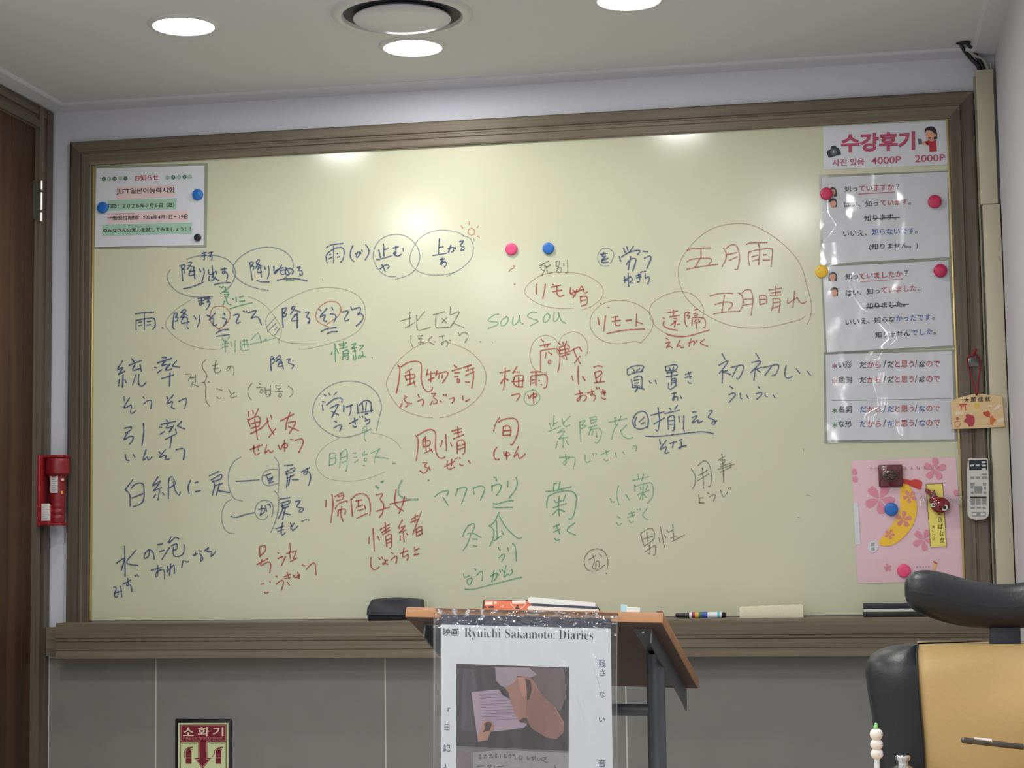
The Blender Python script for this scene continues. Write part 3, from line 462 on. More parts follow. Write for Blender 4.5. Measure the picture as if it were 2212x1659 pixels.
('red_writing','J','red',2.7,"1480,775 1475,850;1525,670 1540,940;1580,765 1600,810;1610,685 1725,620;1670,600 1680,720;1630,720 1720,660;1640,745 1730,690;1675,770 1690,890;1680,765 1740,740 1745,890 1725,905;1690,810 1740,790;1690,850 1740,830;1875,570 1830,670 1910,640 1840,720;1840,720 1920,690;1885,710 1895,830;1850,760 1850,810;1920,730 1940,745;1985,560 2060,520;2030,510 2030,600;1975,600 2070,560;2100,470 2000,740;2040,680 2045,765;2040,680 2100,650 2110,735;2045,720 2110,690;2045,765 2110,735;1500,1020 1500,1120 1540,1165 1600,1130;1590,1020 1610,1040;1630,1015 1640,1030;1665,1040 1670,1090 1640,1100 1650,1080 1700,1100;1670,1060 1700,1050;1745,960 1765,975;1740,1045 1800,1000 1810,1030 1800,1085;1850,970 1940,935;1895,905 1880,1010 1940,985 1950,1010 1930,1050;2020,895 2030,985;2030,930 2075,910;2015,990 2075,975"),
('red_writing','K','red',2.7,"415,370 445,410 450,500 425,705;440,370 560,305 630,295 680,340 680,480 685,580 720,660 770,675 805,655;550,390 510,440;510,460 515,520;515,455 600,440 600,500 520,525;550,420 555,570;535,605 630,560;600,545 640,590;770,440 750,520;815,360 825,570;880,470 895,510;895,315 1025,280;925,350 1030,320;975,260 985,390;920,415 1055,360;965,470 970,610;970,450 1040,430 1070,480 1065,600 1040,620;975,510 1060,490;980,560 1060,530;510,735 570,735 530,780 580,810 540,870 500,865;475,840 490,850;590,790 610,830;800,785 935,715;840,710 830,780 860,820 930,795;895,690 890,770;950,680 970,672;995,670 1010,675;1000,750 1020,770 1045,768;1115,705 1140,740"),
('red_writing','K','red',2.7,"1530,135 1480,210 1450,310;1520,195 1590,155 1720,145 1770,190 1780,280 1750,400 1700,490 1675,490;1580,260 1575,370;1580,255 1640,240 1680,290 1670,375;1590,310 1670,305;1580,370 1670,365;1495,530 1460,580 1455,650 1490,695 1525,685;1585,590 1600,640 1630,600 1665,610 1650,640 1610,640;1620,585 1625,685;1780,520 1720,660 1770,610 1790,675 1830,660 1870,615"),
('green_writing','K','green',2.5,"670,1185 740,1130 850,1100 830,1170;780,1195 845,1295;975,1080 945,1175;970,1090 1030,1060 1090,1065 1080,1130 1025,1280;1180,1070 1190,1150;1185,1070 1260,1045 1330,1060 1320,1130 1275,1230;1455,925 1485,935 1488,975;1430,1040 1430,1105;1430,1045 1500,1020 1550,1030 1540,1090 1490,1165;1640,975 1638,1050;1750,930 1765,1000 1740,1090 1660,1200;1445,1275 1500,1280 1600,1250 1710,1235;1440,1320 1500,1330 1700,1325;580,965 598,965"),
('green_writing','L','green',2.4,"440,730 400,790 375,855;435,735 490,705 515,725 490,800;430,825 500,820 590,870;470,830 430,940 380,1020;490,885 545,888;500,965 540,970;800,575 740,690 680,735;690,735 735,780 730,870 690,970;770,680 775,890;740,905 820,850;830,790 850,835;800,620 880,750 980,850 1030,880 1065,868;790,985 810,1020;795,1105 850,1060 865,1080 830,1150;900,990 910,1030;955,945 985,970 1000,1140;385,1290 395,1335 455,1310;480,1340 430,1360 435,1415 460,1415 485,1360;515,1230 530,1250;535,1310 590,1260 605,1290 600,1370;700,1320 770,1280 770,1330 740,1370;740,1250 715,1385;780,1290 795,1310;805,1250 815,1270;830,1245 845,1258;880,1195 855,1330 900,1290 920,1310 955,1270 945,1240;400,1470 500,1470 700,1420 900,1370 1060,1330"),
('green_writing','L','green',2.5,"1345,330 1430,325 1640,275;1440,240 1430,320;1440,240 1470,235;1510,215 1485,320;1375,385 1355,450 1355,520;1375,385 1480,340 1620,325 1690,370 1695,470 1670,600 1640,650 1610,650;1440,430 1460,460 1520,440;1545,440 1575,375;1430,520 1580,470;1500,390 1490,500 1500,615;1480,540 1420,605;1500,540 1560,565;1435,745 1500,715;1435,805 1510,770;1465,725 1505,825;1450,880 1470,905 1505,890;1680,700 1600,760 1600,800 1690,840"),
('grey_writing','L','grey',2.2,"2060,1225 2065,1120 2020,1030 1940,1000 1850,1030 1795,1110 1795,1190 1840,1250 1930,1255 2030,1190;1845,1130 1920,1080;1890,1070 1910,1150 1885,1200 1900,1235 1925,1220 1930,1150 1965,1150 1965,1210;1965,1060 1995,1090;2045,1285 2052,1290"),
('red_writing','N','red',2.6,"1140,340 1155,395;1230,200 1225,330 1235,455;1290,345 1325,400;1450,215 1500,195 1565,205;1460,290 1475,375;1465,290 1540,265 1560,300 1480,370;1480,390 1490,430;1555,350 1530,425;1455,435 1600,415;1185,600 1290,575;1245,540 1260,650 1225,690 1215,665 1290,610 1340,620 1340,660 1310,690;1360,580 1450,550;1420,535 1430,600 1405,610 1410,585 1460,610 1470,650 1445,685;1485,495 1495,520;1520,500 1530,525;1545,565 1610,545;1555,590 1615,570;1575,530 1600,610;1555,640 1590,665 1615,660"),
('green_writing','N','greenf',2.7,"830,1010 850,1080;890,895 880,1040;890,1010 940,990;815,1120 980,1045;1000,935 1020,1020 1060,1050 1110,1025;1115,905 1020,1000;1030,1070 940,1140 1040,1110 960,1220;960,1220 1080,1200;1020,1200 1015,1345;940,1260 915,1355;1060,1250 1090,1305;1250,985 1265,1260;1255,985 1330,960 1280,1030;1285,1030 1345,1040 1275,1080;1395,930 1410,1000;1395,930 1480,910 1480,970 1410,1010;1400,965 1480,945;1370,1070 1490,1030;1410,1070 1375,1165;1400,1100 1500,1070 1555,1110 1545,1200 1500,1280 1465,1275;1440,1115 1420,1170;1480,1115 1490,1200;1660,990 1910,935;1745,920 1750,1020;1830,905 1810,960;1790,1010 1730,1100 1700,1225;1910,1030 1830,1110;1825,1095 1850,1170 1920,1215 2000,1205"),
('green_writing','N','greenf',2.6,"965,1485 1110,1475;1050,1440 1060,1550 1040,1590 1020,1570 1060,1510 1160,1480 1190,1520 1160,1640;1325,1445 1330,1530 1350,1555 1400,1535;1435,1425 1445,1455;1475,1420 1485,1445;1550,1445 1665,1390;1620,1385 1635,1470;1590,1510 1620,1530 1650,1520;1750,1420 1765,1480;1860,1410 1875,1440;2000,1320 2050,1325 2040,1390"),
('blue_writing','O','blue',2.5,"125,290 130,350 190,330 290,310;125,290 190,255 290,250 300,275 270,320;185,280 200,305;260,280 225,310;170,400 185,490;200,380 270,360 285,400 285,490;200,410 255,400;205,440 250,435;205,470 255,465;190,490 280,480;240,490 210,535;255,495 310,505;365,415 375,440 390,435;430,410 440,445;540,265 545,300;540,260 640,240 670,260 640,300 545,305;580,270 590,295;630,265 620,290;555,330 660,310;550,370 670,350;610,320 605,380;610,395 605,460;610,395 655,390 650,455;620,415 645,412;620,435 645,432;575,440 570,490 600,505 660,460;755,345 815,325;750,380 820,365;790,320 810,390;785,425 800,440 820,438;610,555 655,545;635,540 630,620 615,625 625,595 670,590 670,625;700,575 715,605"),
('blue_writing','O','blue',2.4,"1155,120 1185,180;1120,245 1220,200 1125,335;1160,300 1155,440;1215,300 1160,320;1170,320 1245,345;1250,270 1380,245 1370,330 1325,400 1315,380;1320,260 1265,370;1520,115 1555,170;1475,215 1575,205 1465,325;1515,280 1500,410;1585,265 1525,290;1525,290 1570,320;1600,270 1750,240 1770,260 1740,340 1695,360;1690,260 1620,355;1850,250 1835,340 1860,385 1915,370;1960,285 2000,335;2080,310 2115,355;1240,475 1275,498;1230,565 1285,545 1295,575 1230,650;1350,550 1355,605 1370,605;1420,570 1440,605;1545,475 1562,495;1525,555 1580,540 1580,570 1530,615;1620,550 1625,580 1645,585;1710,570 1730,600"),
('blue_writing','O','blue',2.6,"345,925 355,840 330,765 280,745 215,780 185,850 200,910 260,940 340,915;225,815 205,870 215,900;255,860 310,810;275,885 315,865;380,790 525,750;460,705 475,850 455,960 435,945;415,885 530,815;580,710 600,730;670,680 640,725;535,770 690,735;565,810 570,940;570,810 630,795 635,940 615,955;575,850 625,845;575,890 625,885;685,800 690,860;740,795 735,930 745,960;835,755 870,750;830,815 885,795 830,870 900,840 890,875 945,850;1010,745 1050,740 1005,810 1070,840 1075,885 1045,885 1050,860 1100,850;325,1015 400,1020 550,1010 800,980 950,968 1065,990;475,1050 485,1100;550,1060 480,1160 550,1130 535,1200 580,1190;590,1095 660,1075;630,1075 615,1140;690,1060 720,1050;710,1080 715,1120 690,1155 690,1135 765,1120"),
('green_writing','P','greenf',2.7,"435,645 450,690 480,685;530,495 510,600 535,720;620,600 660,665;700,430 790,410 890,385;765,360 770,410;830,360 810,430;725,480 725,560;730,500 850,465 920,460 945,520 940,620 880,700;790,510 800,540;880,490 860,540;760,600 900,545;825,490 820,660;810,600 785,655;830,590 865,635;515,860 550,880;510,935 530,970 565,945;650,830 720,810;640,875 725,840;685,800 705,870;660,910 680,935 710,920;750,770 755,780;785,770 790,780;870,765 820,850 880,900"),
('grey_writing','P','grey',2.2,"1400,290 1445,370 1445,470 1415,530;1480,255 1540,200 1590,210 1630,290 1640,420 1625,500 1605,500;1490,370 1590,310;1475,435 1610,350;1530,280 1545,420 1545,525;1720,190 1805,140;1765,115 1780,300 1785,450;1750,190 1800,180 1790,220 1745,235;1720,300 1915,235;1750,265 1870,225 1860,270;1745,330 1880,270;1490,600 1500,690;1495,645 1540,635;1490,690 1560,700 1500,700;1590,575 1615,590;1615,630 1660,600 1690,610 1665,675;1750,545 1770,610 1790,630 1835,570;1840,520 1850,530;1865,515 1875,530"),
('grey_writing','P','grey',2.2,"795,1070 830,1200;800,1060 900,1005 950,1030 950,1130 840,1215;830,1130 940,1095;870,1050 880,1160;850,1280 960,1210 975,1230 965,1320 945,1320;900,1200 905,1310 885,1300;1015,1115 1025,1170;1030,985 1080,1230;1080,1085 1100,1115;1105,1020 1130,1050 1180,1020;1180,960 1190,1150;1155,1120 1230,1090;1170,1160 1320,1080"),
('grey_mark','X','ring',1.6,"1742,1069 1752,1072;1722,1117 1727,1118;696,602 698,606;1062,738 1064,740;1735,970 1736,974"),
]
DEPTH = dict(ring=-0.0043, brown=-0.0044, bluef=-0.0045, orange=-0.0045, greenf=-0.0046, redf=-0.0047, grey=-0.0048, green=-0.0049, red=-0.0050, blue=-0.0051)
def clusters(strokes, gap):
    """strokes written close together make one word"""
    bx = [(min(p[0] for p in q), max(p[0] for p in q), min(p[1] for p in q), max(p[1] for p in q)) for q in strokes]
    lab = list(range(len(strokes)))
    for i in range(len(strokes)):
        for j in range(i):
            a, b_ = bx[i], bx[j]
            if max(a[0], b_[0]) - min(a[1], b_[1]) < gap and max(a[2], b_[2]) - min(a[3], b_[3]) < gap * 0.6:
                o, n_ = lab[i], lab[j]; lab = [n_ if q == o else q for q in lab]
    return [[strokes[i] for i in range(len(strokes)) if lab[i] == k] for k in sorted(set(lab))]
for name, cr, ik, wd, st in W:
    ox, oy, s = CR[cr]; surf = ysurf(DEPTH[ik])
    S = [[(ox + x / s, oy + y / s) for x, y in pts(k)] for k in st.split(';')]
    for grp in (clusters(S, 22 if name.endswith('writing') else 12)):
        mb = MB()
        for q in grp: ribbon(mb, q, wd, surf)
        mb.build(name, INK[ik], wb, fix=False)
#==SPLIT==
# ---------------------------------------------------------------- printed sheets on the board
M_paper = mat('white_paper', (216, 220, 226), 0.7)
K = dict(black=mat('print_black', (34, 36, 42), 0.6), red=mat('print_red', (186, 52, 66), 0.6), blue=mat('print_blue', (52, 92, 176), 0.6),
         pink=mat('print_rose', (186, 78, 108), 0.6), hlg=mat('highlight_green', (164, 202, 178), 0.7), hlp=mat('highlight_pink', (228, 203, 202), 0.7),
         purple=mat('print_purple', (176, 92, 156), 0.6), green=mat('print_green', (92, 168, 110), 0.6), rline=mat('underline_red', (206, 122, 134), 0.6),
         grey=mat('print_grey', (150, 152, 158), 0.6), skin=mat('print_skin', (226, 168, 138), 0.6), dkgreen=mat('flower_dark_green', (70, 112, 86), 0.6), ltgreen=mat('flower_pale_green', (158, 184, 164), 0.6))
F_LAM = film('laminate_film', 0.0, 0.16, (0.96, 0.97, 0.95, 1), milk=0.06)
F_CRUMP = film('crumpled_film', 0.04, 0.11, milk=0.0)
def quad(P, s, y_thick=0.0006):
    return MB().prism([P(*q) for q in pts(s)], (0, y_thick, 0))
def film_grid(P, q4, n=110, m=80, amp=0.0016, freq=14, seed=0, ridge=(), lean=0.0):
    a, b_, c, d = [Vector(q) for q in pts(q4)]; rows = []
    for i in range(m + 1):
        r = []
        for j in range(n + 1):
            u, v = j / n, i / m; q = a.lerp(b_, u).lerp(d.lerp(c, u), v); p = P(q.x, q.y)
            k = noise.noise(Vector((p.x * freq, p.z * freq * 0.45, seed))) + 0.5 * noise.noise(Vector((p.x * freq * 2.3, p.z * freq * 1.4, seed + 5))) + 0.05 * noise.noise(Vector((p.x * 60, p.z * 45, seed)))
            g = 0.0
            for path, hgt, wd in ridge:              # long wrinkles: a crest following (v, u) points
                for (va, ua), (vb, ub) in zip(path, path[1:]):
                    if va <= v < vb: g = max(g, hgt * math.exp(-((u - ua - (ub - ua) * (v - va) / (vb - va)) * 0.28 / wd) ** 2) * min(1, (v - path[0][0]) / 0.05, (path[-1][0] - v) / 0.05))
            r.append(p + Vector((0, -0.0012 - amp * (0.75 + k * 0.75) - g - lean * v * v, 0)))
        rows.append(r)
    return MB().grid(rows)
PY, HY, TYY = -0.0052, -0.0056, -0.0060
def sheet(name, cr, q, label, cat, lam=None):
    P0 = crop(*cr, ysurf(PY)); q4 = [P0(*p) for p in pts(q)]
    t = thing(name, tuple((q4[2] + q4[3]) / 2), label, cat)
    quad(P0, q).build('paper', M_paper, t)
    if lam: quad(crop(*cr, ysurf(-0.0046)), lam, 0.0004).build('laminate', F_LAM, t)
    return t, crop(*cr, ysurf(HY)), crop(*cr, ysurf(TYY))
def texts(P, t, name, m, items, off=0.012, extra=None):
    mb = MB()
    for it in items: text(mb, it[0], P, *it[1:6], off=it[6] if len(it) > 6 else off)
    if extra: extra(mb)
    return mb.build(name, m, t, fix=False)
# notice at the upper left
t, PH, PT = sheet('notice_sheet', (195, 345, 8.296), "110,155 2045,103 2030,1530 80,1565", 'white laminated notice with green and pink highlighted lines in the upper left board corner', 'notice', "75,110 2112,62 2085,1575 60,1600")
m = MB(); polyP(m, PH, "315,725 1548,690 1545,885 340,916 315,900"); polyP(m, PH, "220,1165 1822,1125 1820,1325 217,1362"); m.build('green_highlight', K['hlg'], t, fix=False)
m = MB(); polyP(m, PH, "468,485 1503,455 1503,668 468,705"); polyP(m, PH, "308,962 1745,906 1745,1102 308,1142"); m.build('pink_highlight', K['hlp'], t, fix=False)
texts(PT, t, 'red_heading', K['red'], [("お知らせ", 795, 383, 1222, 365, 105, 0.03)])
texts(PT, t, 'black_text', K['black'], [("JLPT일본어능력시험", 470, 632, 1500, 612, 118, 0.025), ("日時：２０２６年７月５日（日）", 325, 875, 1502, 852, 84, 0.025),
    ("一般受付期間：2026年4月1日～19日", 312, 1088, 1743, 1058, 84, 0.02), ("◎みなさんの実力を試してみましょう！！", 232, 1310, 1800, 1276, 78, 0.02)])
texts(PT, t, 'reading_aid', K['grey'], [("いっぱんうけつけきかん", 316, 988, 800, 974, 30), ("じつりょく", 700, 1205, 895, 1198, 28), ("ため", 1000, 1194, 1078, 1190, 28)])
for x, y, dk in [(243, 345, 1), (338, 343, 0), (435, 340, 1), (538, 336, 0), (630, 335, 1), (1387, 318, 0), (1488, 315, 1), (1588, 312, 0), (1688, 308, 1), (1785, 304, 0)]:
    m = MB()
    for k in range(6):
        a = k * math.pi / 3 + 0.3; disc2(m, PT, x + 27 * math.cos(a), y + 27 * math.sin(a), 15, 8)
    disc2(m, crop(195, 345, 8.296, ysurf(TYY - 0.0001)), x, y, 9, 8)
    m.build('printed_flower', K['dkgreen'] if dk else K['ltgreen'], t, fix=False)
# banner at the upper right
t, PH, PT = sheet('review_banner', (1765, 255, 7.373), "95,135 2085,40 2090,740 105,825", 'white banner with large rose lettering and a drawn camera, topmost of the right column', 'banner')
texts(PT, t, 'rose_text', K['pink'], [("수강후기", 380, 552, 1560, 507, 300, 0.04), ("사진 있음", 245, 768, 750, 748, 112, 0.02), ("4000P", 865, 737, 1335, 716, 112, 0.012), ("2000P", 1560, 706, 2035, 684, 112, 0.012)])
m = MB(); polyP(m, PT, "150,545 160,525 215,495 222,455 270,438 290,436 312,470 345,478 372,540 378,580 340,590 200,632 180,625"); m.build('camera_drawing', mat('camera_print', (52, 60, 62), 0.6), t, fix=False)
P2 = crop(1765, 255, 7.373, ysurf(TYY - 0.0003)); P3 = crop(1765, 255, 7.373, ysurf(TYY - 0.0006))
m = MB(); disc2(m, P2, 262, 540, 52, 24); m.build('lens_drawing', mat('lens_print', (86, 96, 98), 0.6), t, fix=False)
m = MB(); disc2(m, P3, 262, 538, 17, 12, 22); m.build('lens_glint', K['ltgreen'], t, fix=False)
m = MB(); polyP(m, PT, "1712,230 1716,180 1750,145 1810,130 1865,145 1900,190 1912,260 1915,330 1862,345 1850,250 1800,200 1740,200 1722,240"); m.build('hair_drawing', K['black'], t, fix=False)
m = MB(); polyP(m, P2, "1725,240 1745,190 1800,195 1860,235 1868,260 1855,330 1820,370 1770,362 1735,310"); disc2(m, P2, 1880, 275, 20, 10, 26); polyP(m, P2, "1665,385 1720,385 1770,400 1760,440 1690,430 1665,410"); m.build('skin_drawing', K['skin'], t, fix=False)
m = MB(); disc2(m, P3, 1790, 318, 18, 10); disc2(m, P3, 1750, 262, 7, 8); disc2(m, P3, 1815, 258, 7, 8); m.build('face_drawing', mat('print_mouth', (150, 60, 62), 0.6), t, fix=False)
m = MB(); polyP(m, P2, "1700,378 1780,355 1820,375 1895,350 1905,530 1790,535 1785,440 1690,395"); m.build('shirt_drawing', mat('print_shirt', (186, 44, 60), 0.6), t, fix=False)
m = MB(); polyP(m, P3, "1600,330 1665,335 1672,415 1620,425"); m.build('phone_drawing', mat('print_phone', (96, 104, 104), 0.6), t, fix=False)

def faces(t, cr, spec):
    """small printed heads: hair behind, face in front, hair lock on top"""
    Pa = crop(*cr, ysurf(TYY)); Pb = crop(*cr, ysurf(TYY - 0.0003)); Pc = crop(*cr, ysurf(TYY - 0.0005))
    for x, y, girl in spec:
        m = MB()
        if girl: polyP(m, Pa, ' '.join(f"{x+a},{y+b}" for a, b in ((-62, 75), (-62, 0), (-45, -45), (0, -72), (45, -55), (66, -10), (62, 70), (30, 72), (20, 20), (-25, 72))))
        else: polyP(m, Pa, ' '.join(f"{x+a},{y+b}" for a, b in ((-60, -15), (-50, -55), (0, -75), (50, -62), (58, -20), (58, 55), (40, 62), (30, 0))))
        m.build('hair_drawing', K['black'], t, fix=False)
        m = MB(); polyP(m, Pb, ' '.join(f"{x+a},{y+b}" for a, b in ((-48, 0), (-30, -28), (20, -38), (46, -18), (48, 22), (24, 52), (-6, 56), (-36, 36)))); polyP(m, Pb, f"{x-22},{y+50} {x+25},{y+50} {x+18},{y+72} {x-18},{y+72}"); m.build('skin_drawing', K['skin'], t, fix=False)
        m = MB(); disc2(m, Pc, x - 18, y + 4, 5, 8); disc2(m, Pc, x + 20, y, 5, 8); disc2(m, Pc, x + 2, y + 28, 7, 8, 4); m.build('face_drawing', K['red'], t, fix=False)
def stroke_extra(P, lines, wd): return lambda mb: [ribbon(mb, [a, b_], wd, P, smooth=False) for a, b_ in lines]
# sheet: present tense
c1 = (1760, 360, 6.9125)
t, PH, PT = sheet('grammar_sheet', c1, "105,165 1985,75 2012,1352 130,1448", 'laminated white question and answer sheet under the banner, crossed out third line', 'sheet', "60,120 2035,60 2052,1380 85,1480")
texts(PT, t, 'black_text', K['black'], [("知っ", 445, 382, 635, 368, 88), ("？", 1215, 342, 1262, 338, 86), ("はい、", 438, 610, 682, 592, 82), ("知っ", 755, 602, 945, 588, 88), ("。", 1398, 570, 1434, 567, 34),
    ("知ります。", 738, 818, 1215, 792, 96), ("いいえ、", 425, 1046, 778, 1030, 88), ("。", 1495, 1000, 1534, 997, 36), ("(知りません。)", 810, 1252, 1540, 1222, 98)], 0.012, stroke_extra(PT, [((880, 775), (1265, 757))], 12))
texts(PT, t, 'red_text', K['red'], [("ていますか", 660, 370, 1182, 345, 88), ("ています", 980, 585, 1382, 566, 88)], 0.012)
m = MB(); ribbon(m, [(655, 408), (1190, 378)], 13, PT, False); m.build('red_underline', K['rline'], t, fix=False)
texts(PT, t, 'blue_text', K['blue'], [("知らないです", 850, 1026, 1485, 1000, 95)], 0.012)
faces(t, c1, [(270, 545, 0), (262, 375, 1)])
film_grid(crop(*c1, ysurf(PY)), "62,125 2035,62 2052,1378 88,1478", amp=0.0042, freq=11, seed=3, ridge=[([(0.05, 0.11), (0.22, 0.05), (0.42, 0.06), (0.56, 0.13), (0.75, 0.03)], 0.0035, 0.016)]).build('clear_film', F_CRUMP, t, fix=False)
# sheet: past tense
c2 = (1760, 560, 6.9125)
t, PH, PT = sheet('grammar_sheet', c2, "112,115 1995,18 2070,1285 185,1388", 'laminated white question and answer sheet with a crossed out line, second below the banner', 'sheet', "85,92 2030,5 2100,1320 150,1415")
texts(PT, t, 'black_text', K['black'], [("知っ", 455, 306, 650, 292, 88), ("？", 1340, 250, 1388, 246, 82), ("はい、", 460, 552, 702, 536, 86), ("知っ", 775, 528, 970, 512, 88), ("。", 1532, 478, 1575, 474, 36),
    ("知りました。", 768, 748, 1350, 712, 96), ("いいえ、", 460, 985, 820, 960, 88), ("知らな", 885, 958, 1196, 938, 92), ("。", 1755, 906, 1795, 902, 36), ("知りません", 900, 1178, 1425, 1146, 94), ("。", 1770, 1126, 1808, 1122, 36)], 0.012, stroke_extra(PT, [((765, 722), (1405, 672))], 12))
texts(PT, t, 'red_text', K['red'], [("ていましたか", 662, 300, 1306, 262, 92), ("ていました", 990, 508, 1515, 472, 92)], 0.012)
m = MB(); ribbon(m, [(690, 335), (1310, 293)], 13, PT, False); m.build('red_underline', K['rline'], t, fix=False)
texts(PT, t, 'blue_text', K['blue'], [("かったです", 1210, 932, 1730, 908, 92), ("でした", 1442, 1142, 1758, 1122, 88)], 0.012)
faces(t, c2, [(265, 255, 1), (288, 490, 0)])
film_grid(crop(*c2, ysurf(PY)), "88,95 2028,8 2098,1316 152,1412", amp=0.0034, freq=11, seed=11, ridge=[([(0.08, 0.31), (0.2, 0.28), (0.36, 0.31), (0.48, 0.36), (0.62, 0.45), (0.78, 0.55), (0.88, 0.56), (1.0, 0.46)], 0.0034, 0.011)], lean=0.0075).build('clear_film', F_CRUMP, t, fix=False)
# sheet: word classes
c3 = (1760, 740, 5.027)
t, PH, PT = sheet('grammar_sheet', c3, "118,130 1490,95 1520,1050 135,1062", 'laminated white sheet of four starred grammar lines, lowest of the right column', 'sheet', "95,105 1535,75 1560,1075 105,1098")
bk, rd, bl, ex = [], [], [], []
for y, nm, dark in ((278, "い形", 1), (442, "動詞", 1), (762, "名詞", 0), (920, "な形", 0)):
    q = lambda x: y - (x - 260) * 0.0135
    bk.append((nm, 256, q(256), 402, q(402), 74, 0.014)); k = bk if dark else bl
    k.append(("だ", 490, q(490), 560, q(560), 68)); k.append(("だ", 790, q(790), 860, q(860), 68)); k.append(("な", 1130, q(1130), 1202, q(1202), 68))
    rd += [("から", 570, q(570), 716, q(716), 68), ("と思う", 872, q(872), 1075, q(1075), 72), ("ので", 1210, q(1210), 1358, q(1358), 66)]
    bk += [("/", 742, q(742), 774, q(774), 76, 0.0), ("/", 1086, q(1086), 1114, q(1114), 76, 0.0)]
    if dark: ex += [((492 + 0, q(492) - 4), (556, q(556) - 62)), ((792, q(792) - 4), (856, q(856) - 62)), ((1132, q(1132) - 4), (1198, q(1198) - 62))]
texts(PT, t, 'black_text', K['black'], bk, 0.01, stroke_extra(PT, ex, 6)); texts(PT, t, 'red_text', K['red'], rd, 0.01); texts(PT, t, 'blue_text', K['blue'], bl, 0.01)
m = MB(); ribbon(m, [(190, 632), (1485, 606)], 5, PT, False); m.build('rule_line', K['grey'], t, fix=False)
for y, k in ((254, 'purple'), (420, 'pink'), (738, 'green'), (896, 'green')):
    m = MB()
    for i in range(3): a = i * math.pi / 3 + 0.5; ribbon(m, [(216 - 25 * math.cos(a), y - 25 * math.sin(a)), (216 + 25 * math.cos(a), y + 25 * math.sin(a))], 12, PT, False)
    m.build('star_mark', K[k], t, fix=False)
film_grid(crop(*c3, ysurf(PY)), "98,108 1533,78 1558,1072 108,1095", amp=0.0034, freq=11, seed=23, ridge=[([(-0.05, 0.47), (0.1, 0.42), (0.22, 0.48), (0.36, 0.46), (0.5, 0.48), (0.62, 0.47), (0.7, 0.38), (0.82, 0.38), (0.92, 0.46), (1.0, 0.53)], 0.0042, 0.014)], lean=0.0085).build('clear_film', F_CRUMP, t, fix=False)

# ---------------------------------------------------------------- magnets
MG = dict(blue=(34, 106, 184), pink=(224, 74, 122), black=(30, 30, 32), rose=(186, 40, 84), yellow=(222, 180, 48))
def magnet(u, v, rp, c, label, base, dome=0.0):
    p = onY(u, v, base); r = rp / FPX * (p - CAM).length
    t = thing('round_magnet', (p.x, base, p.z), label, 'magnet', 'round magnets on the board')
    MB().lathe([(0.0001, 0), (r * 0.94, 0), (r, 0.0012), (r, 0.0052)], ORG[t], 'Y', 28).build('magnet_body', mat('magnet_' + c, MG[c], 0.42, var=0.05, scale=240), t)
    h = 0.0085 + dome
    MB().lathe([(r, 0.0052), (r * 0.96, 0.0068), (r * 0.86, 0.0078), (r * 0.60, h - 0.0003), (r * 0.3, h), (0.0001, h)], ORG[t], 'Y', 28, caps=False).build('magnet_face', mat('magnet_face_' + c, [min(255, q * 1.06) for q in MG[c]], 0.36, var=0.06, scale=300, bump=0.25, bscale=260), t)
magnet(428, 421, 11.6, 'blue', 'round blue magnet on the right edge of the notice', -0.0060)
magnet(223, 449, 11.8, 'blue', 'round blue magnet on the left edge of the notice', -0.0060)
magnet(428, 513.5, 7.6, 'black', 'small black round magnet at the lower right of the notice', -0.0060)
magnet(1105, 538.5, 13, 'pink', 'round pink magnet alone in the middle of the board', -0.0041)
magnet(1185, 537, 12.4, 'blue', 'round blue magnet alone in the middle of the board', -0.0041)
magnet(1785, 419, 13, 'rose', 'round rose magnet on the left edge of the upper grammar sheet', -0.0095)
magnet(2019, 436, 14, 'rose', 'round rose magnet on the right side of the upper grammar sheet', -0.0095)
magnet(1775, 587, 13.6, 'yellow', 'round yellow magnet holding the second grammar sheet', -0.0041)
magnet(2031, 585, 14, 'rose', 'shiny rose magnet on the right of the second grammar sheet', -0.0095, 0.002)
magnet(1925, 1100, 14, 'blue', 'round blue magnet on the pink flowered wrapper', -0.0066)
magnet(1952.5, 1233, 14, 'pink', 'round pink magnet at the foot of the pink flowered wrapper', -0.0066)

# ---------------------------------------------------------------- pink wrapper with blossoms and a fruit picture
cw = (1820, 970, 5.3526)
P0 = crop(*cw, ysurf(-0.0052)); a, b_, c, d = [Vector(q) for q in pts("98,132 1310,92 1405,1518 172,1556")]; rows = []
for i in range(41):
    r = []
    for j in range(31):
        u, v = j / 30, i / 40; q = a.lerp(b_, u).lerp(d.lerp(c, u), v); p = P0(q.x, q.y)
        k = noise.noise(Vector((p.x * 16, p.z * 16, 1))) * 0.0005
        fold = 0.0006 * math.exp(-((v - 0.80) / 0.012) ** 2) + 0.0006 * math.exp(-((v - 0.72 - 0.28 * u) / 0.008) ** 2) * (v > 0.76)
        r.append(p + Vector((0, min(0.0004, k) - fold, 0)))
    rows.append(r)
wr = thing('gift_wrapper', tuple(P0(790, 1540)), 'pink blossom paper bag with a yellow fruit picture, pinned at the lower right', 'wrapper')
MB().grid(rows).build('bag_paper', mat('wrapper_pink', (228, 194, 204), 0.6, var=0.02, scale=14), wr, fix=False)
La, Lb, Lc, Ld, Le = [crop(*cw, ysurf(-0.0064 - 0.00025 * i)) for i in range(5)]
def blossom(P, m, x, y, r, rot):
    for k in range(5):
        a = rot + k * 2 * math.pi / 5; ca, sa = math.cos(a), math.sin(a)
        prof = [(0.06, 0), (0.35, 0.17), (0.62, 0.27), (0.88, 0.24), (1.0, 0.10), (0.9, 0.0), (1.0, -0.10), (0.88, -0.24), (0.62, -0.27), (0.35, -0.17)]
        m.poly([P(x + r * (p * ca - q * sa), y + r * (p * sa + q * ca)) for p, q in prof])
M_petal = mat('petal_pink', (222, 142, 164), 0.6); M_petal2 = mat('petal_deep', (220, 140, 134), 0.6)
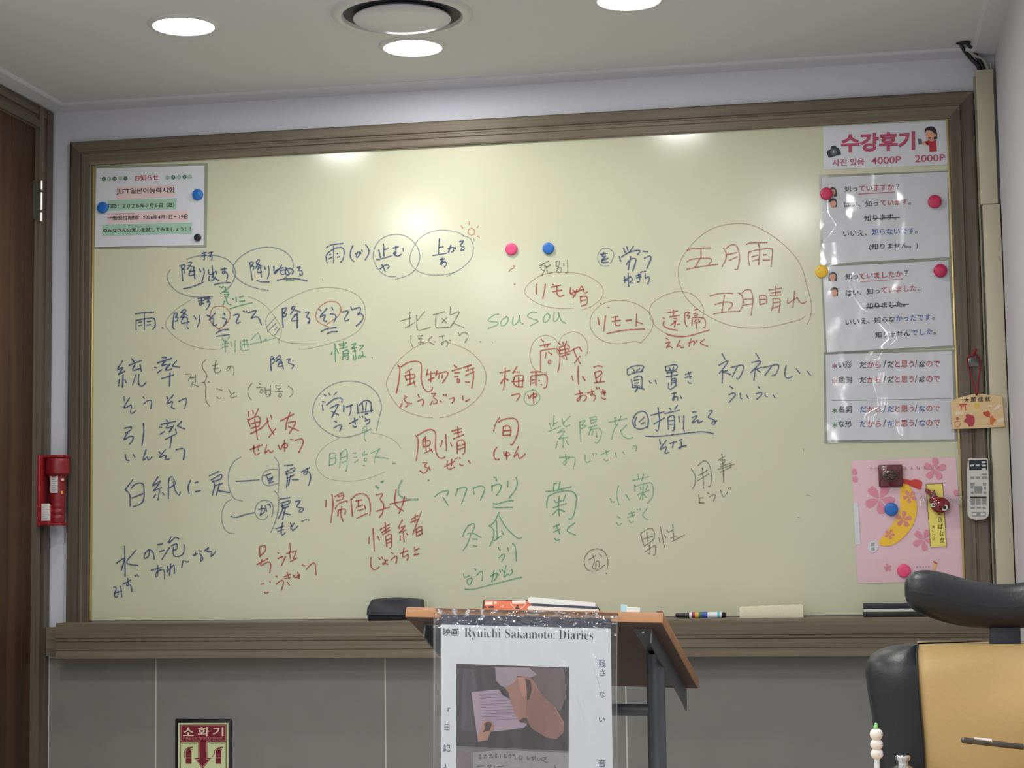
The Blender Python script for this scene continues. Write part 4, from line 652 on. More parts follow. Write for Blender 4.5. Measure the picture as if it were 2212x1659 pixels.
for x, y, r, rot in ((430, 575, 178, 0.2), (1065, 232, 134, -1.5), (935, 1050, 130, -1.1), (520, 1370, 46, -0.5)):
    m = MB(); blossom(La, m, x, y, r, rot); m.build('blossom_print', M_petal, wr, fix=False)
m = MB(); polyP(m, La, "108,240 135,222 160,240 165,285 135,300 112,290"); polyP(m, La, "112,330 150,312 178,340 165,375 120,375"); m.build('blossom_print', M_petal, wr, fix=False)
m = MB(); polyP(m, La, "1280,500 1300,470 1332,478 1340,530 1300,545"); m.build('blossom_print', M_petal, wr, fix=False)
m = MB(); polyP(m, Lb, "670,440 668,560 672,680 640,780 570,880 490,980 420,1070 428,1105 480,1122 560,1118 650,1070 740,985 810,890 850,780 864,660 830,540 790,450 760,410 700,400 672,420"); m.build('fruit_print', mat('fruit_yellow', (246, 198, 60), 0.6, var=0.04, scale=60), wr, fix=False)
for x, y, r, rot in ((775, 548, 78, 0.4), (705, 812, 98, -0.2), (545, 985, 62, 0.1)):
    m = MB(); blossom(Lc, m, x, y, r, rot); m.build('blossom_print', M_petal2, wr, fix=False)
m = MB(); polyP(m, Lb, "690,345 740,350 790,362 840,348 890,358 922,385 908,465 870,462 800,432 740,405 690,400"); m.build('ribbon_print', mat('ribbon_red', (206, 62, 52), 0.6), wr, fix=False)
m = MB(); polyP(m, Lb, "962,402 1160,396 1205,1132 1015,1138"); m.build('strip_border', mat('strip_olive', (128, 118, 76), 0.6), wr, fix=False)
m = MB(); polyP(m, Lc, "970,410 1154,404 1197,1124 1022,1130"); m.build('yellow_strip', mat('strip_yellow', (240, 226, 112), 0.6), wr, fix=False)
texts(Ld, wr, 'strip_text', K['black'], [(c_, x, y + 66, x + w_, y + 66, 62, 0.012) for c_, x, y, w_ in [(c_, 1092 + i * 9, 700 + i * 80, 50) for i, c_ in enumerate("東京ばな奈")]] +
      [(c_, 1036 + i * 2, 882 + i * 47 + 34, 1066 + i * 2, 882 + i * 47 + 34, 30, 0.01) for i, c_ in enumerate("見ぃつけ")])
texts(Lb, wr, 'faint_lettering', mat('print_mauve', (150, 116, 130), 0.6), [(c_, x, 248 - (x - 310) * 0.022, x + 30, 248 - (x - 310) * 0.022, 34, -0.008) for c_, x in zip("TOKYOBANANA", (312, 372, 432, 495, 560, 712, 783, 858, 938, 1018, 1092))] +
      [(c_, 852 + i * 34, 1378 - i * 1.5, 874 + i * 34, 1378 - i * 1.5, 24, 0.0) for i, c_ in enumerate("香るさくら")])
m = MB(); disc2(m, La, 352, 1128, 58, 20, 68); m.build('seal_print', M_paper, wr, fix=False)
texts(Lb, wr, 'seal_text', K['grey'], [("銀", 328, 1125, 372, 1120, 40), ("座", 332, 1178, 376, 1172, 40)])
m = MB(); polyP(m, La, "125,625 180,620 208,1100 148,1108"); m.build('white_label', M_paper, wr, fix=False)
m = MB(); polyP(m, La, "1048,1292 1100,1318 1088,1330 1052,1312"); m.build('ribbon_print', MATS['ribbon_red'], wr, fix=False)
m = MB(); polyP(m, La, "1060,1325 1092,1332 1068,1405 1038,1402"); m.build('fruit_print', mat('fruit_orange', (240, 186, 108), 0.6), wr, fix=False)
# square biscuit-like magnet
pa, pb = onY(1820 + 420 / 5.3526, 970 + 440 / 5.3526, -0.0066), onY(1820 + 690 / 5.3526, 970 + 180 / 5.3526, -0.0066)
sm = thing('square_magnet', ((pa.x + pb.x) / 2, -0.0066, pa.z), 'square dark red glazed magnet with an oval of beans on the pink wrapper', 'magnet')
MB().bbox(pa.x, pb.x, -0.0156, -0.0066, pa.z, pb.z, 0.003, seg=3).build('tile_body', mat('glaze_maroon', (96, 34, 40), 0.18, coat=0.5), sm)
cx, cz = (pa.x + pb.x) / 2, (pa.z + pb.z) / 2
MB().ball((cx, -0.0150, cz), 0.021, 14, (1, 0.16, 0.72)).build('oval_relief', mat('glaze_brown', (74, 44, 40), 0.2, coat=0.5), sm)
for k in range(6):
    a = k * math.pi / 3; MB().ball((cx + 0.0105 * math.cos(a), -0.0180, cz + 0.007 * math.sin(a)), 0.0044, 8, (1.1, 0.5, 0.8)).build('bean', mat('glaze_bean', (58, 32, 32), 0.16, coat=0.6), sm)
# red fish magnet in clear wrap
fy = -0.0066
def pf(x, y, dy=0.0): return onY(1820 + x / 5.3526, 970 + y / 5.3526, fy - dy)
fi = thing('fish_magnet', tuple(pf(1135, 745)), 'shiny dark red fish magnet with round white eyes in clear wrap', 'magnet')
M_fish = mat('fish_red', (122, 16, 26), 0.14, coat=0.7)
b0 = pf(1130, 650, 0.012); MB().ball(b0, 0.0205, 16, (1.05, 0.62, 0.92)).ball(pf(1060, 590, 0.010), 0.0115, 12, (1, 0.6, 1)).build('fish_body', M_fish, fi)
tl = MB(); tl.prism([pf(1075, 595, 0.007), pf(1000, 540, 0.007), pf(952, 490, 0.007), pf(962, 455, 0.007), pf(1005, 470, 0.007), pf(1030, 500, 0.007), pf(1065, 470, 0.007), pf(1072, 505, 0.007), pf(1095, 560, 0.007)], (0, -0.005, 0)); tl.build('fish_tail', M_fish, fi)
for x, y, r in ((1178, 675, 36), (1048, 648, 24)):
    p = pf(x, y, 0.0215 if r > 30 else 0.0235); rr = r / 5.3526 / 880
    e = MB().lathe([(0.0001, -0.006), (rr, -0.006), (rr, 0.0006), (rr * 0.8, 0.0018), (0.0001, 0.002)], p, 'Y', 20).build('eye', mat('eye_white', (232, 232, 228), 0.3), fi)
    MB().lathe([(rr * 0.52, 0.0008), (rr * 0.5, 0.0026), (0.0001, 0.003)], p, 'Y', 16, caps=False).build('pupil', mat('pupil_black', (18, 16, 16), 0.2), e)
def twist(c, w_, h, seed):
    rows = []
    for i in range(13):
        r = []
        for j in range(13):
            u, v = j / 12 - 0.5, i / 12 - 0.5; fl = abs(u) * 1.4 + 0.25
            r.append(Vector((c.x + u * w_, c.y - 0.006 - 0.007 * noise.noise(Vector((u * 5, v * 6, seed))), c.z + v * h * fl)))
        rows.append(r)
    return MB().grid(rows)
F_WRAP = film('candy_wrap', 0.10, 0.08, milk=0.05)
twist(pf(975, 585, 0.008), 0.034, 0.040, 3).build('wrap_end', F_WRAP, fi, fix=False); twist(pf(1280, 600, 0.008), 0.038, 0.036, 8).build('wrap_end', F_WRAP, fi, fix=False)

# ---------------------------------------------------------------- right edge: trunking, cables, hook, plaque, remote control
DY = -0.028
xa, xb = onY(2113, 300, DY).x, onY(2151, 300, DY).x; zt_, zj = onY(2125, 150, DY).z, onY(2130, 441, DY).z
M_duct = mat('trunking_cream', (196, 190, 164), 0.5)
tk = thing('cable_trunking', ((xa + xb) / 2, 0, TT), 'cream plastic cable trunking running up the right corner beside the board', 'cable trunking')
MB().bbox(xa, xb, DY, -0.0005, zj + 0.0006, zt_, 0.002).build('cover', M_duct, tk); MB().bbox(xa + 0.004, xb + 0.004, DY - 0.001, -0.0005, TT + 0.001, zj - 0.0006, 0.002).build('cover', M_duct, tk)
MB().box(xa - 0.004, xa - 0.0004, -0.016, -0.0005, TT + 0.001, zt_ - 0.012).build('base_channel', mat('trunking_olive', (150, 146, 118), 0.55), tk)
MB().box(xb - 0.006, xb - 0.0035, -0.022, -0.0005, zt_, zt_ + 0.017).build('channel_tongue', M_duct, tk)
ck = lambda x, y, Y: onY(2040 + x / 9.215, 60 + y / 9.215, Y)
h0 = onZ(2040 + 380 / 9.215, 60 + 288 / 9.215, ZC)
MB().lathe([(0.0001, 0), (0.017, 0), (0.017, 0.001)], (h0.x, h0.y, 2.3029), 'Z', 20, M=Matrix.Diagonal((1, 0.75, 1))).build('trim_6', mat('hole_dark', (30, 32, 34), 0.9), kind='structure')
def cable(pp, r, m, label):
    q = crom([Vector(p) for p in pp], 0.006); MB().tube(q, r, 10).build('cable', m, None, tuple(pp[-1]), label, 'cable', 'cables dropping from the ceiling into the trunking')
M_cb, M_cw = mat('cable_black', (26, 30, 38), 0.45), mat('cable_white', (170, 170, 160), 0.5)
cable([h0 + Vector((-0.008, 0, 0.001)), ck(400, 450, -0.040), ck(540, 620, -0.026), ck(690, 800, -0.018), Vector((xa + 0.010, -0.014, zt_ - 0.03))], 0.0052, M_cb, 'outer black cable curving from the ceiling hole into the trunking')
cable([h0 + Vector((0.006, 0.002, 0.001)), ck(560, 430, -0.034), ck(650, 580, -0.020), ck(760, 790, -0.014), Vector((xa + 0.022, -0.010, zt_ - 0.03))], 0.0050, M_cb, 'inner black cable beside the white one at the ceiling hole')
cable([h0 + Vector((-0.001, -0.003, 0.001)), ck(440, 400, -0.044), ck(590, 545, -0.032), ck(760, 620, -0.024), ck(860, 800, -0.020), Vector((xa + 0.028, -0.017, zt_ - 0.03))], 0.0034, M_cw, 'thin white cable crossing the black ones at the ceiling hole')
# acrylic hook with its red cord and the wooden votive plaque
ce = (2040, 740, 8.294); PL = -0.036
pe = lambda x, y, Y: onY(ce[0] + x / ce[2], ce[1] + y / ce[2], Y)
hk = thing('wall_hook', tuple(pe(515, 340, -0.0215)), 'clear square adhesive hook on the right board frame', 'hook')
q0, q1 = pe(412, 440, -0.0215), pe(618, 262, -0.0215)
MB().bbox(q0.x, q1.x, -0.0245, -0.0212, q0.z, q1.z, 0.0012).build('hook_plate', mat('acrylic_grey', (128, 132, 130), 0.12, alpha=0.55), hk)
hm = pe(545, 300, -0.026); MB().tube([hm + Vector((0, 0.004, 0.006)), hm + Vector((0, -0.004, 0.004)), hm + Vector((0, -0.010, -0.002)), hm + Vector((0, -0.013, 0.006))], 0.003, 10).build('hook_prong', mat('acrylic_dark', (96, 98, 96), 0.15, alpha=0.7), hk)
pq = thing('votive_plaque', tuple(pe(600, 1530, PL)), 'wooden votive plaque with a red gate picture hanging from a red cord', 'plaque')
MB().prism([pe(*q, PL) for q in pts("112,1045 270,985 420,945 570,912 800,940 1040,968 1056,1230 1082,1505 600,1535 145,1548")], (0, 0.006, 0)).build('wood_board', wood('plaque_wood', (212, 180, 132), (232, 204, 158), 0, fine=60, stretch=0.1), pq)
P1, P2, P3 = [lambda x, y, k=k: pe(x, y, PL - 0.0005 - 0.0003 * k) for k in range(3)]
texts(P1, pq, 'black_text', K['black'], [(c_, x, 1072 - i * 6, x + 92, 1072 - i * 6, 88, 0.018) for i, (c_, x) in enumerate(zip("大願成就", (350, 474, 600, 728)))])
m = MB(); polyP(m, P1, "262,1105 410,1100 405,1125 380,1122 388,1215 372,1215 362,1145 312,1148 306,1212 288,1212 298,1128 270,1130"); m.build('gate_print', mat('torii_red', (196, 78, 62), 0.6), pq, fix=False)
m = MB(); polyP(m, P1, "340,1410 390,1350 380,1300 420,1280 470,1295 520,1310 545,1360 540,1440 510,1500 440,1510 420,1460"); m.build('leaf_print', mat('leaf_crimson', (172, 62, 72), 0.6), pq, fix=False)
m = MB(); polyP(m, P1, "690,1240 740,1245 780,1218 822,1265 815,1340 760,1330 700,1290"); m.build('leaf_print', mat('leaf_rust', (190, 72, 52), 0.6), pq, fix=False)
m = MB(); polyP(m, P1, "815,1340 860,1310 888,1350 926,1390 880,1430 870,1480 820,1470"); m.build('leaf_print', mat('leaf_orange', (206, 110, 58), 0.6), pq, fix=False)
m = MB(); polyP(m, P1, "850,1205 920,1150 960,1110 1020,1108 1030,1135 960,1190 900,1210"); polyP(m, P1, "930,1400 1000,1365 1060,1350 1065,1400 960,1440"); polyP(m, P1, "770,1120 850,1118 850,1150 780,1155"); polyP(m, P1, "185,1245 330,1235 360,1290 200,1300"); m.build('cloud_print', mat('cloud_cream', (228, 214, 190), 0.6), pq, fix=False)
m = MB(); disc2(m, P1, 232, 1360, 26, 16, 30); ribbon(m, [(190, 1420), (200, 1500), (250, 1510), (285, 1450), (240, 1410), (200, 1425)], 9, P1); m.build('seal_print', mat('seal_red', (186, 96, 84), 0.6), pq, fix=False)
m = MB(); disc2(m, P1, 578, 1130, 46, 20); m.build('bell_print', mat('bell_yellow', (216, 186, 84), 0.6), pq, fix=False)
M_cord = mat('cord_red', (138, 22, 34), 0.7)
cm = MB(); cm.tube(crom([pe(575, 930, PL - 0.004), pe(480, 600, -0.030), pe(425, 420, -0.028), pe(412, 280, -0.028), pe(500, 225, -0.030), pe(600, 235, -0.030), pe(635, 330, -0.028), pe(640, 450, -0.028), pe(610, 650, -0.031), pe(580, 930, PL - 0.004)], 0.004), 0.0017, 8)
cm.tube(crom([pe(500, 235, -0.031), pe(530, 180, -0.032), pe(565, 115, -0.030)], 0.004), 0.003, 8); cm.build('hanging_cord', M_cord, pq)
MB().ball(pe(575, 925, PL - 0.002), 0.0028, 8).build('cord_hole', mat('hole_black', (30, 22, 18), 0.8), pq)
# air conditioner remote
RY = -0.042; pr = lambda x, y, k=0: onY(1820 + x / 5.3526, 970 + y / 5.3526, RY - 0.0006 - 0.0005 * k)
rm = thing('remote_control', tuple(onY(1820 + 1568 / 5.3526, 970 + 810 / 5.3526, -0.021)), 'white remote control with a dark display on the right board frame', 'remote control')
out = pts("1455,112 1480,102 1655,100 1680,112 1688,300 1692,600 1694,740 1680,785 1640,812 1570,818 1500,812 1460,785 1448,740 1446,500 1442,250")
MB().prism([pr(*q) for q in out], (0, 0.019, 0)).build('remote_body', mat('remote_white', (206, 206, 198), 0.4), rm)
m = MB(); polyP(m, lambda x, y: pr(x, y, 1), "1462,128 1668,122 1672,238 1466,244"); m.build('display', mat('display_dark', (28, 38, 48), 0.15), rm, fix=False)
for x, y in ((1630, 152), (1498, 190), (1562, 190), (1632, 190), (1632, 230)):
    m = MB(); polyP(m, lambda a_, b2: pr(a_, b2, 2), f"{x-26},{y-9} {x+24},{y-11} {x+26},{y+9} {x-22},{y+11}"); m.build('display_segment', mat('segment_pale', (200, 206, 206), 0.5), rm, fix=False)
M_btn = mat('button_grey', (140, 142, 140), 0.5)
for x, y, w_, h in ((1500, 330, 22, 13), (1565, 330, 24, 13), (1640, 330, 30, 14), (1640, 292, 30, 8), (1500, 405, 24, 16), (1640, 405, 20, 16), (1495, 440, 14, 14), (1645, 450, 12, 16), (1500, 505, 14, 14), (1645, 505, 14, 14), (1568, 470, 44, 42), (1568, 558, 96, 9), (1505, 608, 24, 34), (1570, 608, 24, 34), (1636, 604, 24, 34), (1505, 680, 22, 9), (1575, 676, 22, 9), (1638, 682, 16, 8), (1574, 752, 80, 24)):
    m = MB()
    P_ = lambda a_, b2: pr(a_, b2, 0.2)
    m.prism([P_(x - w_, y - h), P_(x + w_, y - h), P_(x + w_, y + h), P_(x - w_, y + h)], (0, -0.0009, 0)); m.build('button', MATS['display_dark'] if y == 558 else M_btn, rm)
m = MB(); polyP(m, lambda a_, b2: pr(a_, b2, 3), "1504,738 1550,738 1550,768 1504,768"); polyP(m, lambda a_, b2: pr(a_, b2, 3), "1596,738 1644,738 1644,768 1596,768"); m.build('button_label', mat('remote_pale', (216, 216, 210), 0.5), rm, fix=False)

# ---------------------------------------------------------------- emergency torch by the door
cf = (60, 960, 8.295); FX = XL + 0.0105
tc_ = onY(60 + 470 / 8.295, 960 + 300 / 8.295, -0.052)
zA, zB = onX(84, 1136, FX).z, onX(84, 983, FX).z
tcx = FX + 0.038; tcy = -0.056
to = thing('emergency_torch', (FX, tcy, zA), 'red emergency torch in its red wall holder beside the door', 'torch')
M_red = mat('torch_red', (150, 34, 42), 0.38); M_red2 = mat('torch_red_deep', (128, 22, 32), 0.4)
hb = MB(); hb.bbox(FX - 0.0005, FX + 0.008, tcy - 0.036, tcy + 0.034, zA, zB, 0.002)
hb.bbox(FX, FX + 0.060, tcy - 0.022, tcy + 0.030, zB - 0.007, zB, 0.002)
hb.bbox(FX, FX + 0.034, tcy - 0.034, tcy - 0.006, zA, zA + 0.052, 0.006, seg=3); hb.bbox(FX, FX + 0.056, tcy - 0.020, tcy + 0.024, zA, zA + 0.007, 0.002)
hb.build('wall_holder', M_red, to)
hz = zB - 0.008
MB().lathe([(0.021, -0.046), (0.0295, -0.038), (0.0298, -0.012), (0.0282, -0.003), (0.027, 0)], (tcx, tcy, hz), 'Z', 36).build('torch_head', M_red2, to)
gp = []
for i in range(25):
    v = i / 24; z = zA + 0.008 + v * (hz - 0.046 - zA - 0.008); r = 0.0195 + (0.0032 * abs(math.sin((v - 0.02) * math.pi * 3.0 / 0.42)) - 0.003 if v < 0.42 else 0); gp.append((max(0.014, r), z))
MB().lathe([(0.0165, zA + 0.0075)] + gp, (tcx, tcy, 0), 'Z', 28).build('torch_handle', M_red2, to)
def tag_label(name, a0, b0, m, y, zlo, zhi):
    MB().bbox(a0, b0, y - 0.0007, y, zlo, zhi, 0.0003).build(name, m, to)
M_lab = mat('label_white', (218, 214, 212), 0.6)
zz = lambda py, Y: onY(110, 960 + py / 8.295, Y).z
xx = lambda px, Y: onY(60 + px / 8.295, 1040, Y).x
yl = tcy - 0.0200
tag_label('white_label', xx(405, yl), xx(540, yl), M_lab, yl, zz(870, yl), zz(565, yl))
yl2 = tcy - 0.0345
tag_label('white_label', xx(250, yl2), xx(408, yl2), M_lab, yl2, zz(1368, yl2), zz(1058, yl2))
m = MB()
for y0 in range(1090, 1330, 34): ribbon(m, [(275, y0), (385 - (y0 % 3) * 18, y0)], 8, crop(*cf, ysurf(yl2 - 0.0010)), False)
for y0 in range(600, 840, 34): ribbon(m, [(425, y0), (515 - (y0 % 4) * 12, y0)], 8, crop(*cf, ysurf(yl - 0.0010)), False)
m.build('label_lines', K['grey'], to, fix=False)
p = Vector((tcx + 0.0175, tcy - 0.009, zz(640, tcy))); MB().bbox(p.x - 0.002, p.x + 0.003, p.y - 0.004, p.y + 0.002, p.z - 0.003, p.z + 0.003, 0.001).build('indicator', mat('indicator_cream', (232, 226, 206), 0.4), to)
p = Vector((tcx + 0.0168, tcy - 0.010, zz(870, tcy))); MB().bbox(p.x - 0.002, p.x + 0.003, p.y - 0.004, p.y + 0.002, p.z - 0.004, p.z + 0.004, 0.001).build('sticker', mat('sticker_amber', (222, 172, 70), 0.5), to)

# ---------------------------------------------------------------- fire extinguisher sign on the tiles
cs = (370, 1545, 14.55); SY = -0.0106
ps = lambda k: crop(*cs, ysurf(SY - 0.0004 - 0.0003 * k))
s0, s1 = onY(378, 1553, SY), onY(500, 1553, SY)
sg = thing('extinguisher_sign', ((s0.x + s1.x) / 2, -0.006, s0.z - 0.24), 'framed fire extinguisher sign with a dark red down arrow on the grey tiles', 'sign')
MB().bbox(s0.x, s1.x, SY, -0.006, s0.z - 0.24, s0.z, 0.0035, seg=3).build('sign_frame', mat('sign_black', (20, 22, 28), 0.35), sg)
M_lum, M_mar, M_lin = mat('sign_luminous', (214, 228, 172), 0.5), mat('sign_maroon', (122, 18, 40), 0.5), mat('sign_pink_line', (206, 130, 128), 0.5)
m = MB(); polyP(m, ps(0), "218,240 1795,240 1800,3300 212,3300"); m.build('sign_face', M_lum, sg, fix=False)
m = MB(); polyP(m, ps(1), "270,295 1735,290 1735,3250 265,3250"); m.build('sign_border', mat('sign_brown', (110, 50, 44), 0.5), sg, fix=False)
m = MB(); polyP(m, ps(2), "296,845 845,845 845,1340 720,1345 985,1690 1260,1345 1135,1340 1140,845 1708,845 1706,3220 292,3220"); m.build('sign_ground', M_lum, sg, fix=False)
m = MB(); polyP(m, ps(2), "296,318 1710,314 1708,818 1140,818 1118,1370 1240,1372 985,1650 738,1372 868,1370 860,818 296,818"); m.build('pink_outline', M_lin, sg, fix=False)
m = MB(); polyP(m, ps(3), "322,345 1682,342 1682,790 1104,792 1092,1400 1182,1402 985,1612 798,1402 888,1400 886,792 322,795"); m.build('maroon_arrow', M_mar, sg, fix=False)
texts(ps(4), sg, 'pale_heading', mat('sign_cream', (240, 226, 196), 0.5), [("소", 372, 655, 698, 655, 275, 0.034), ("화", 835, 660, 1192, 660, 290, 0.034), ("기", 1308, 658, 1632, 658, 282, 0.034)])
texts(ps(4), sg, 'pink_lettering', M_lin, [("FIRE EXTINGUISHER", 372, 768, 1612, 762, 78, 0.02)])
texts(ps(3), sg, 'small_lettering', mat('sign_brown', (110, 50, 44), 0.5), [("바닥에서 들어 올려", 320, 915, 800, 920, 42), ("노즐을 잡고 누른다", 1190, 918, 1680, 915, 42)])
for x, hose in ((540, "500,1040 430,1110 420,1240 425,1340"), (1480, "1430,1045 1370,1100 1350,1220 1280,1300")):
    m = MB(); P_ = ps(3)
    polyP(m, P_, f"{x-85},1525 {x-85},1140 {x-60},1085 {x-20},1050 {x+30},1050 {x+70},1085 {x+92},1140 {x+95},1525"); polyP(m, P_, f"{x-35},1050 {x-30},1010 {x+60},1000 {x+140},990 {x+145},1020 {x+50},1040 {x+130},1085 {x+120},1105 {x+40},1052")
    ribbon(m, pts(hose), 22, P_); m.build('extinguisher_print', M_mar, sg, fix=False)
    m = MB(); polyP(m, ps(4), f"{x-86},1325 {x+96},1325 {x+96},1352 {x-86},1352"); polyP(m, ps(4), f"{x-60},1245 {x+70},1245 {x+70},1252 {x-60},1252"); m.build('extinguisher_band', M_lin, sg, fix=False)
#==SPLIT2==
# ---------------------------------------------------------------- things on the marker tray
tz = lambda: TT + 0.0004
# black contoured board eraser at the left
ey = -0.072
eo = lambda x, y: onY(780 + x / 5.773, 1280 + y / 5.773, ey)
er = thing('board_eraser', tuple(eo(400, 300)), 'large black contoured board eraser on the tray beside the lectern', 'eraser')
x0 = eo(72, 300).x; x1 = eo(738, 300).x; zt2 = eo(450, 62).z; hgt = zt2 - tz()
m = MB(); rows = []
for i in range(15):
    u = i / 14; x = x0 + (x1 - x0) * u; e = min(u, 1 - u)
    h = hgt * (0.90 + 0.10 * math.sin(math.pi * u)) * (1 - 0.35 * max(0, 0.07 - u) / 0.07)
    k = 0.004 * math.exp(-((u - 0.5) / 0.25) ** 2)
    rows.append([Vector((x, y, tz() + z)) for y, z in ((ey, 0.013), (ey - 0.002 + k, h * 0.45), (ey + k * 1.5, h * 0.68), (ey + 0.003, h * 0.9), (ey + 0.010, h), (ey + 0.034, h), (ey + 0.044, h * 0.9), (ey + 0.050, 0.013))])
m.grid(rows); m.poly(rows[0]); m.poly(rows[-1]); m.poly([rows[0][0], rows[0][-1], rows[-1][-1], rows[-1][0]])
m.build('grip', mat('eraser_black', (44, 46, 52), 0.5), er)
MB().bbox(x0 + 0.001, x1 - 0.001, ey + 0.001, ey + 0.049, tz(), tz() + 0.013, 0.001).build('felt_pad', mat('felt_black', (18, 19, 22), 0.9), er)
# whiteboard marker
my = -0.066
mo = lambda x, y: onY(1420 + x / 3.687, 1280 + y / 3.687, my)
rr = 0.0072; xs = [mo(x, 165).x for x in (145, 255, 512, 548)]; zc = tz() + rr
mk = thing('board_marker', ((xs[0] + xs[3]) / 2, my, tz()), 'white board marker with a black cap and a colourful printed barrel on the tray', 'marker')
MB().lathe([(rr * 0.95, xs[1]), (rr, xs[1] + 0.001), (rr, xs[2])], (0, my, zc), 'X', 24).build('barrel', mat('marker_white', (226, 228, 232), 0.35), mk)
MB().lathe([(rr * 0.55, xs[0]), (rr * 0.72, xs[0] + 0.002), (rr * 0.8, xs[1] - 0.004), (rr * 0.95, xs[1] - 0.0005), (rr * 0.95, xs[1])], (0, my, zc), 'X', 24).build('cap', mat('marker_black', (26, 26, 28), 0.4), mk)
MB().lathe([(rr, xs[2]), (rr * 0.92, xs[2] + 0.001), (rr * 0.85, xs[3] - 0.002), (rr * 0.6, xs[3])], (0, my, zc), 'X', 24).build('end_plug', mat('marker_black', (26, 26, 28), 0.4), mk)
for i, (a, b_, c) in enumerate(((275, 300, (150, 40, 90)), (300, 330, (214, 178, 50)), (330, 358, (60, 120, 90)), (358, 400, (60, 84, 176)), (478, 498, (90, 190, 200)))):
    MB().lathe([(rr * 1.012, mo(a, 165).x), (rr * 1.012, mo(b_, 165).x)], (0, my, zc), 'X', 24, caps=False).build('printed_band', mat('band_%d' % i, c, 0.4), mk)
# cream cleaning pad, slightly wedge shaped
py_ = -0.070
po = lambda x, y: onY(1420 + x / 3.687, 1280 + y / 3.687, py_)
a, b_ = po(650, 178), po(1163, 178); h0_, h1_ = po(656, 115).z - tz(), po(1158, 95).z - tz()
pd = MB(); n = 24; rw = []
for i in range(n + 1):
    u = i / n; x = a.x + (b_.x - a.x) * u; h = h0_ + (h1_ - h0_) * u + 0.0006 * math.sin(u * 40)
    ed = 0.002 * (1 if i in (0, n) else 0)
    rw.append([Vector((x + (0.0015 if i == 0 else 0), y, tz() + z)) for y, z in ((py_, 0), (py_ - 0.001, h * 0.3), (py_ + 0.0005, h * 0.85 - ed), (py_ + 0.003, h - ed), (py_ + 0.034, h - ed), (py_ + 0.038, h * 0.8), (py_ + 0.038, 0))])
pd.grid(rw); pd.poly(rw[0]); pd.poly(rw[-1]); pd.poly([rw[0][0], rw[0][-1], rw[-1][-1], rw[-1][0]])
pd.build('cleaning_pad', mat('sponge_cream', (218, 214, 186), 0.85, var=0.05, scale=260, bump=0.4, bscale=500), None, ((a.x + b_.x) / 2, py_, tz()), 'cream foam cleaning pad lying on the marker tray', 'sponge')
# flat black and white eraser at the right
qx0, qx1 = po(1640, 150).x, po(1640, 150).x + 0.150; z1_, z2_, z3_ = po(1650, 155).z, po(1650, 130).z, po(1650, 88).z
er2 = thing('board_eraser', ((qx0 + qx1) / 2, py_, tz()), 'flat black board eraser with a pale felt stripe on the tray behind the headrest', 'eraser')
MB().bbox(qx0, qx1, py_, py_ + 0.045, tz(), z1_, 0.001).build('base_plate', mat('eraser_black2', (30, 32, 36), 0.5), er2)
MB().bbox(qx0 + 0.001, qx1 - 0.001, py_ + 0.001, py_ + 0.044, z1_, z2_, 0.0008).build('felt_stripe', mat('felt_pale', (206, 208, 204), 0.9), er2)
MB().bbox(qx0, qx1, py_, py_ + 0.045, z2_, z3_, 0.0015).build('grip', mat('eraser_black2', (30, 32, 36), 0.5), er2)

# ---------------------------------------------------------------- lectern
LD = 3.15; LP = onD(1150, 1317, LD); yw, ro, ta = math.radians(4), math.radians(1.5), math.radians(19)
EX = Vector((math.cos(yw) * math.cos(ro), -math.sin(yw) * math.cos(ro), -math.sin(ro)))
BK = Vector((math.sin(yw), math.cos(yw), 0))
EY = BK * math.cos(ta) - Vector((0, 0, 1)) * math.sin(ta); EY = (EY - EX * EY.dot(EX)).normalized(); EN = EX.cross(EY).normalized()
LM = Matrix(((EX.x, EY.x, EN.x, LP.x), (EX.y, EY.y, EN.y, LP.y), (EX.z, EY.z, EN.z, LP.z), (0, 0, 0, 1)))
LW, LL, LT = 0.460, 0.44, 0.018
lc = thing('lectern', (LP.x + BK.x * 0.22, LP.y + BK.y * 0.22, 0), 'lectern with a slanted orange brown wooden top on a black steel stand', 'lectern')
M_or = wood('lectern_orange', (172, 122, 82), (204, 152, 108), 0, fine=60, stretch=0.05, rough=0.4, c3=(188, 138, 96))
MB().bbox(-LW / 2, LW / 2, 0, LL, -LT, 0, 0.0012, M=LM).build('slanted_top', M_or, lc)
MB().box(-LW / 2 + 0.002, LW / 2 - 0.002, 0.002, LL - 0.002, -LT - 0.0008, -LT + 0.0002, M=LM).build('underside_board', mat('lectern_underside', (92, 70, 60), 0.6, var=0.05, scale=40), lc)
M_st = mat('lectern_steel', (96, 99, 104), 0.42, metal=0.3)
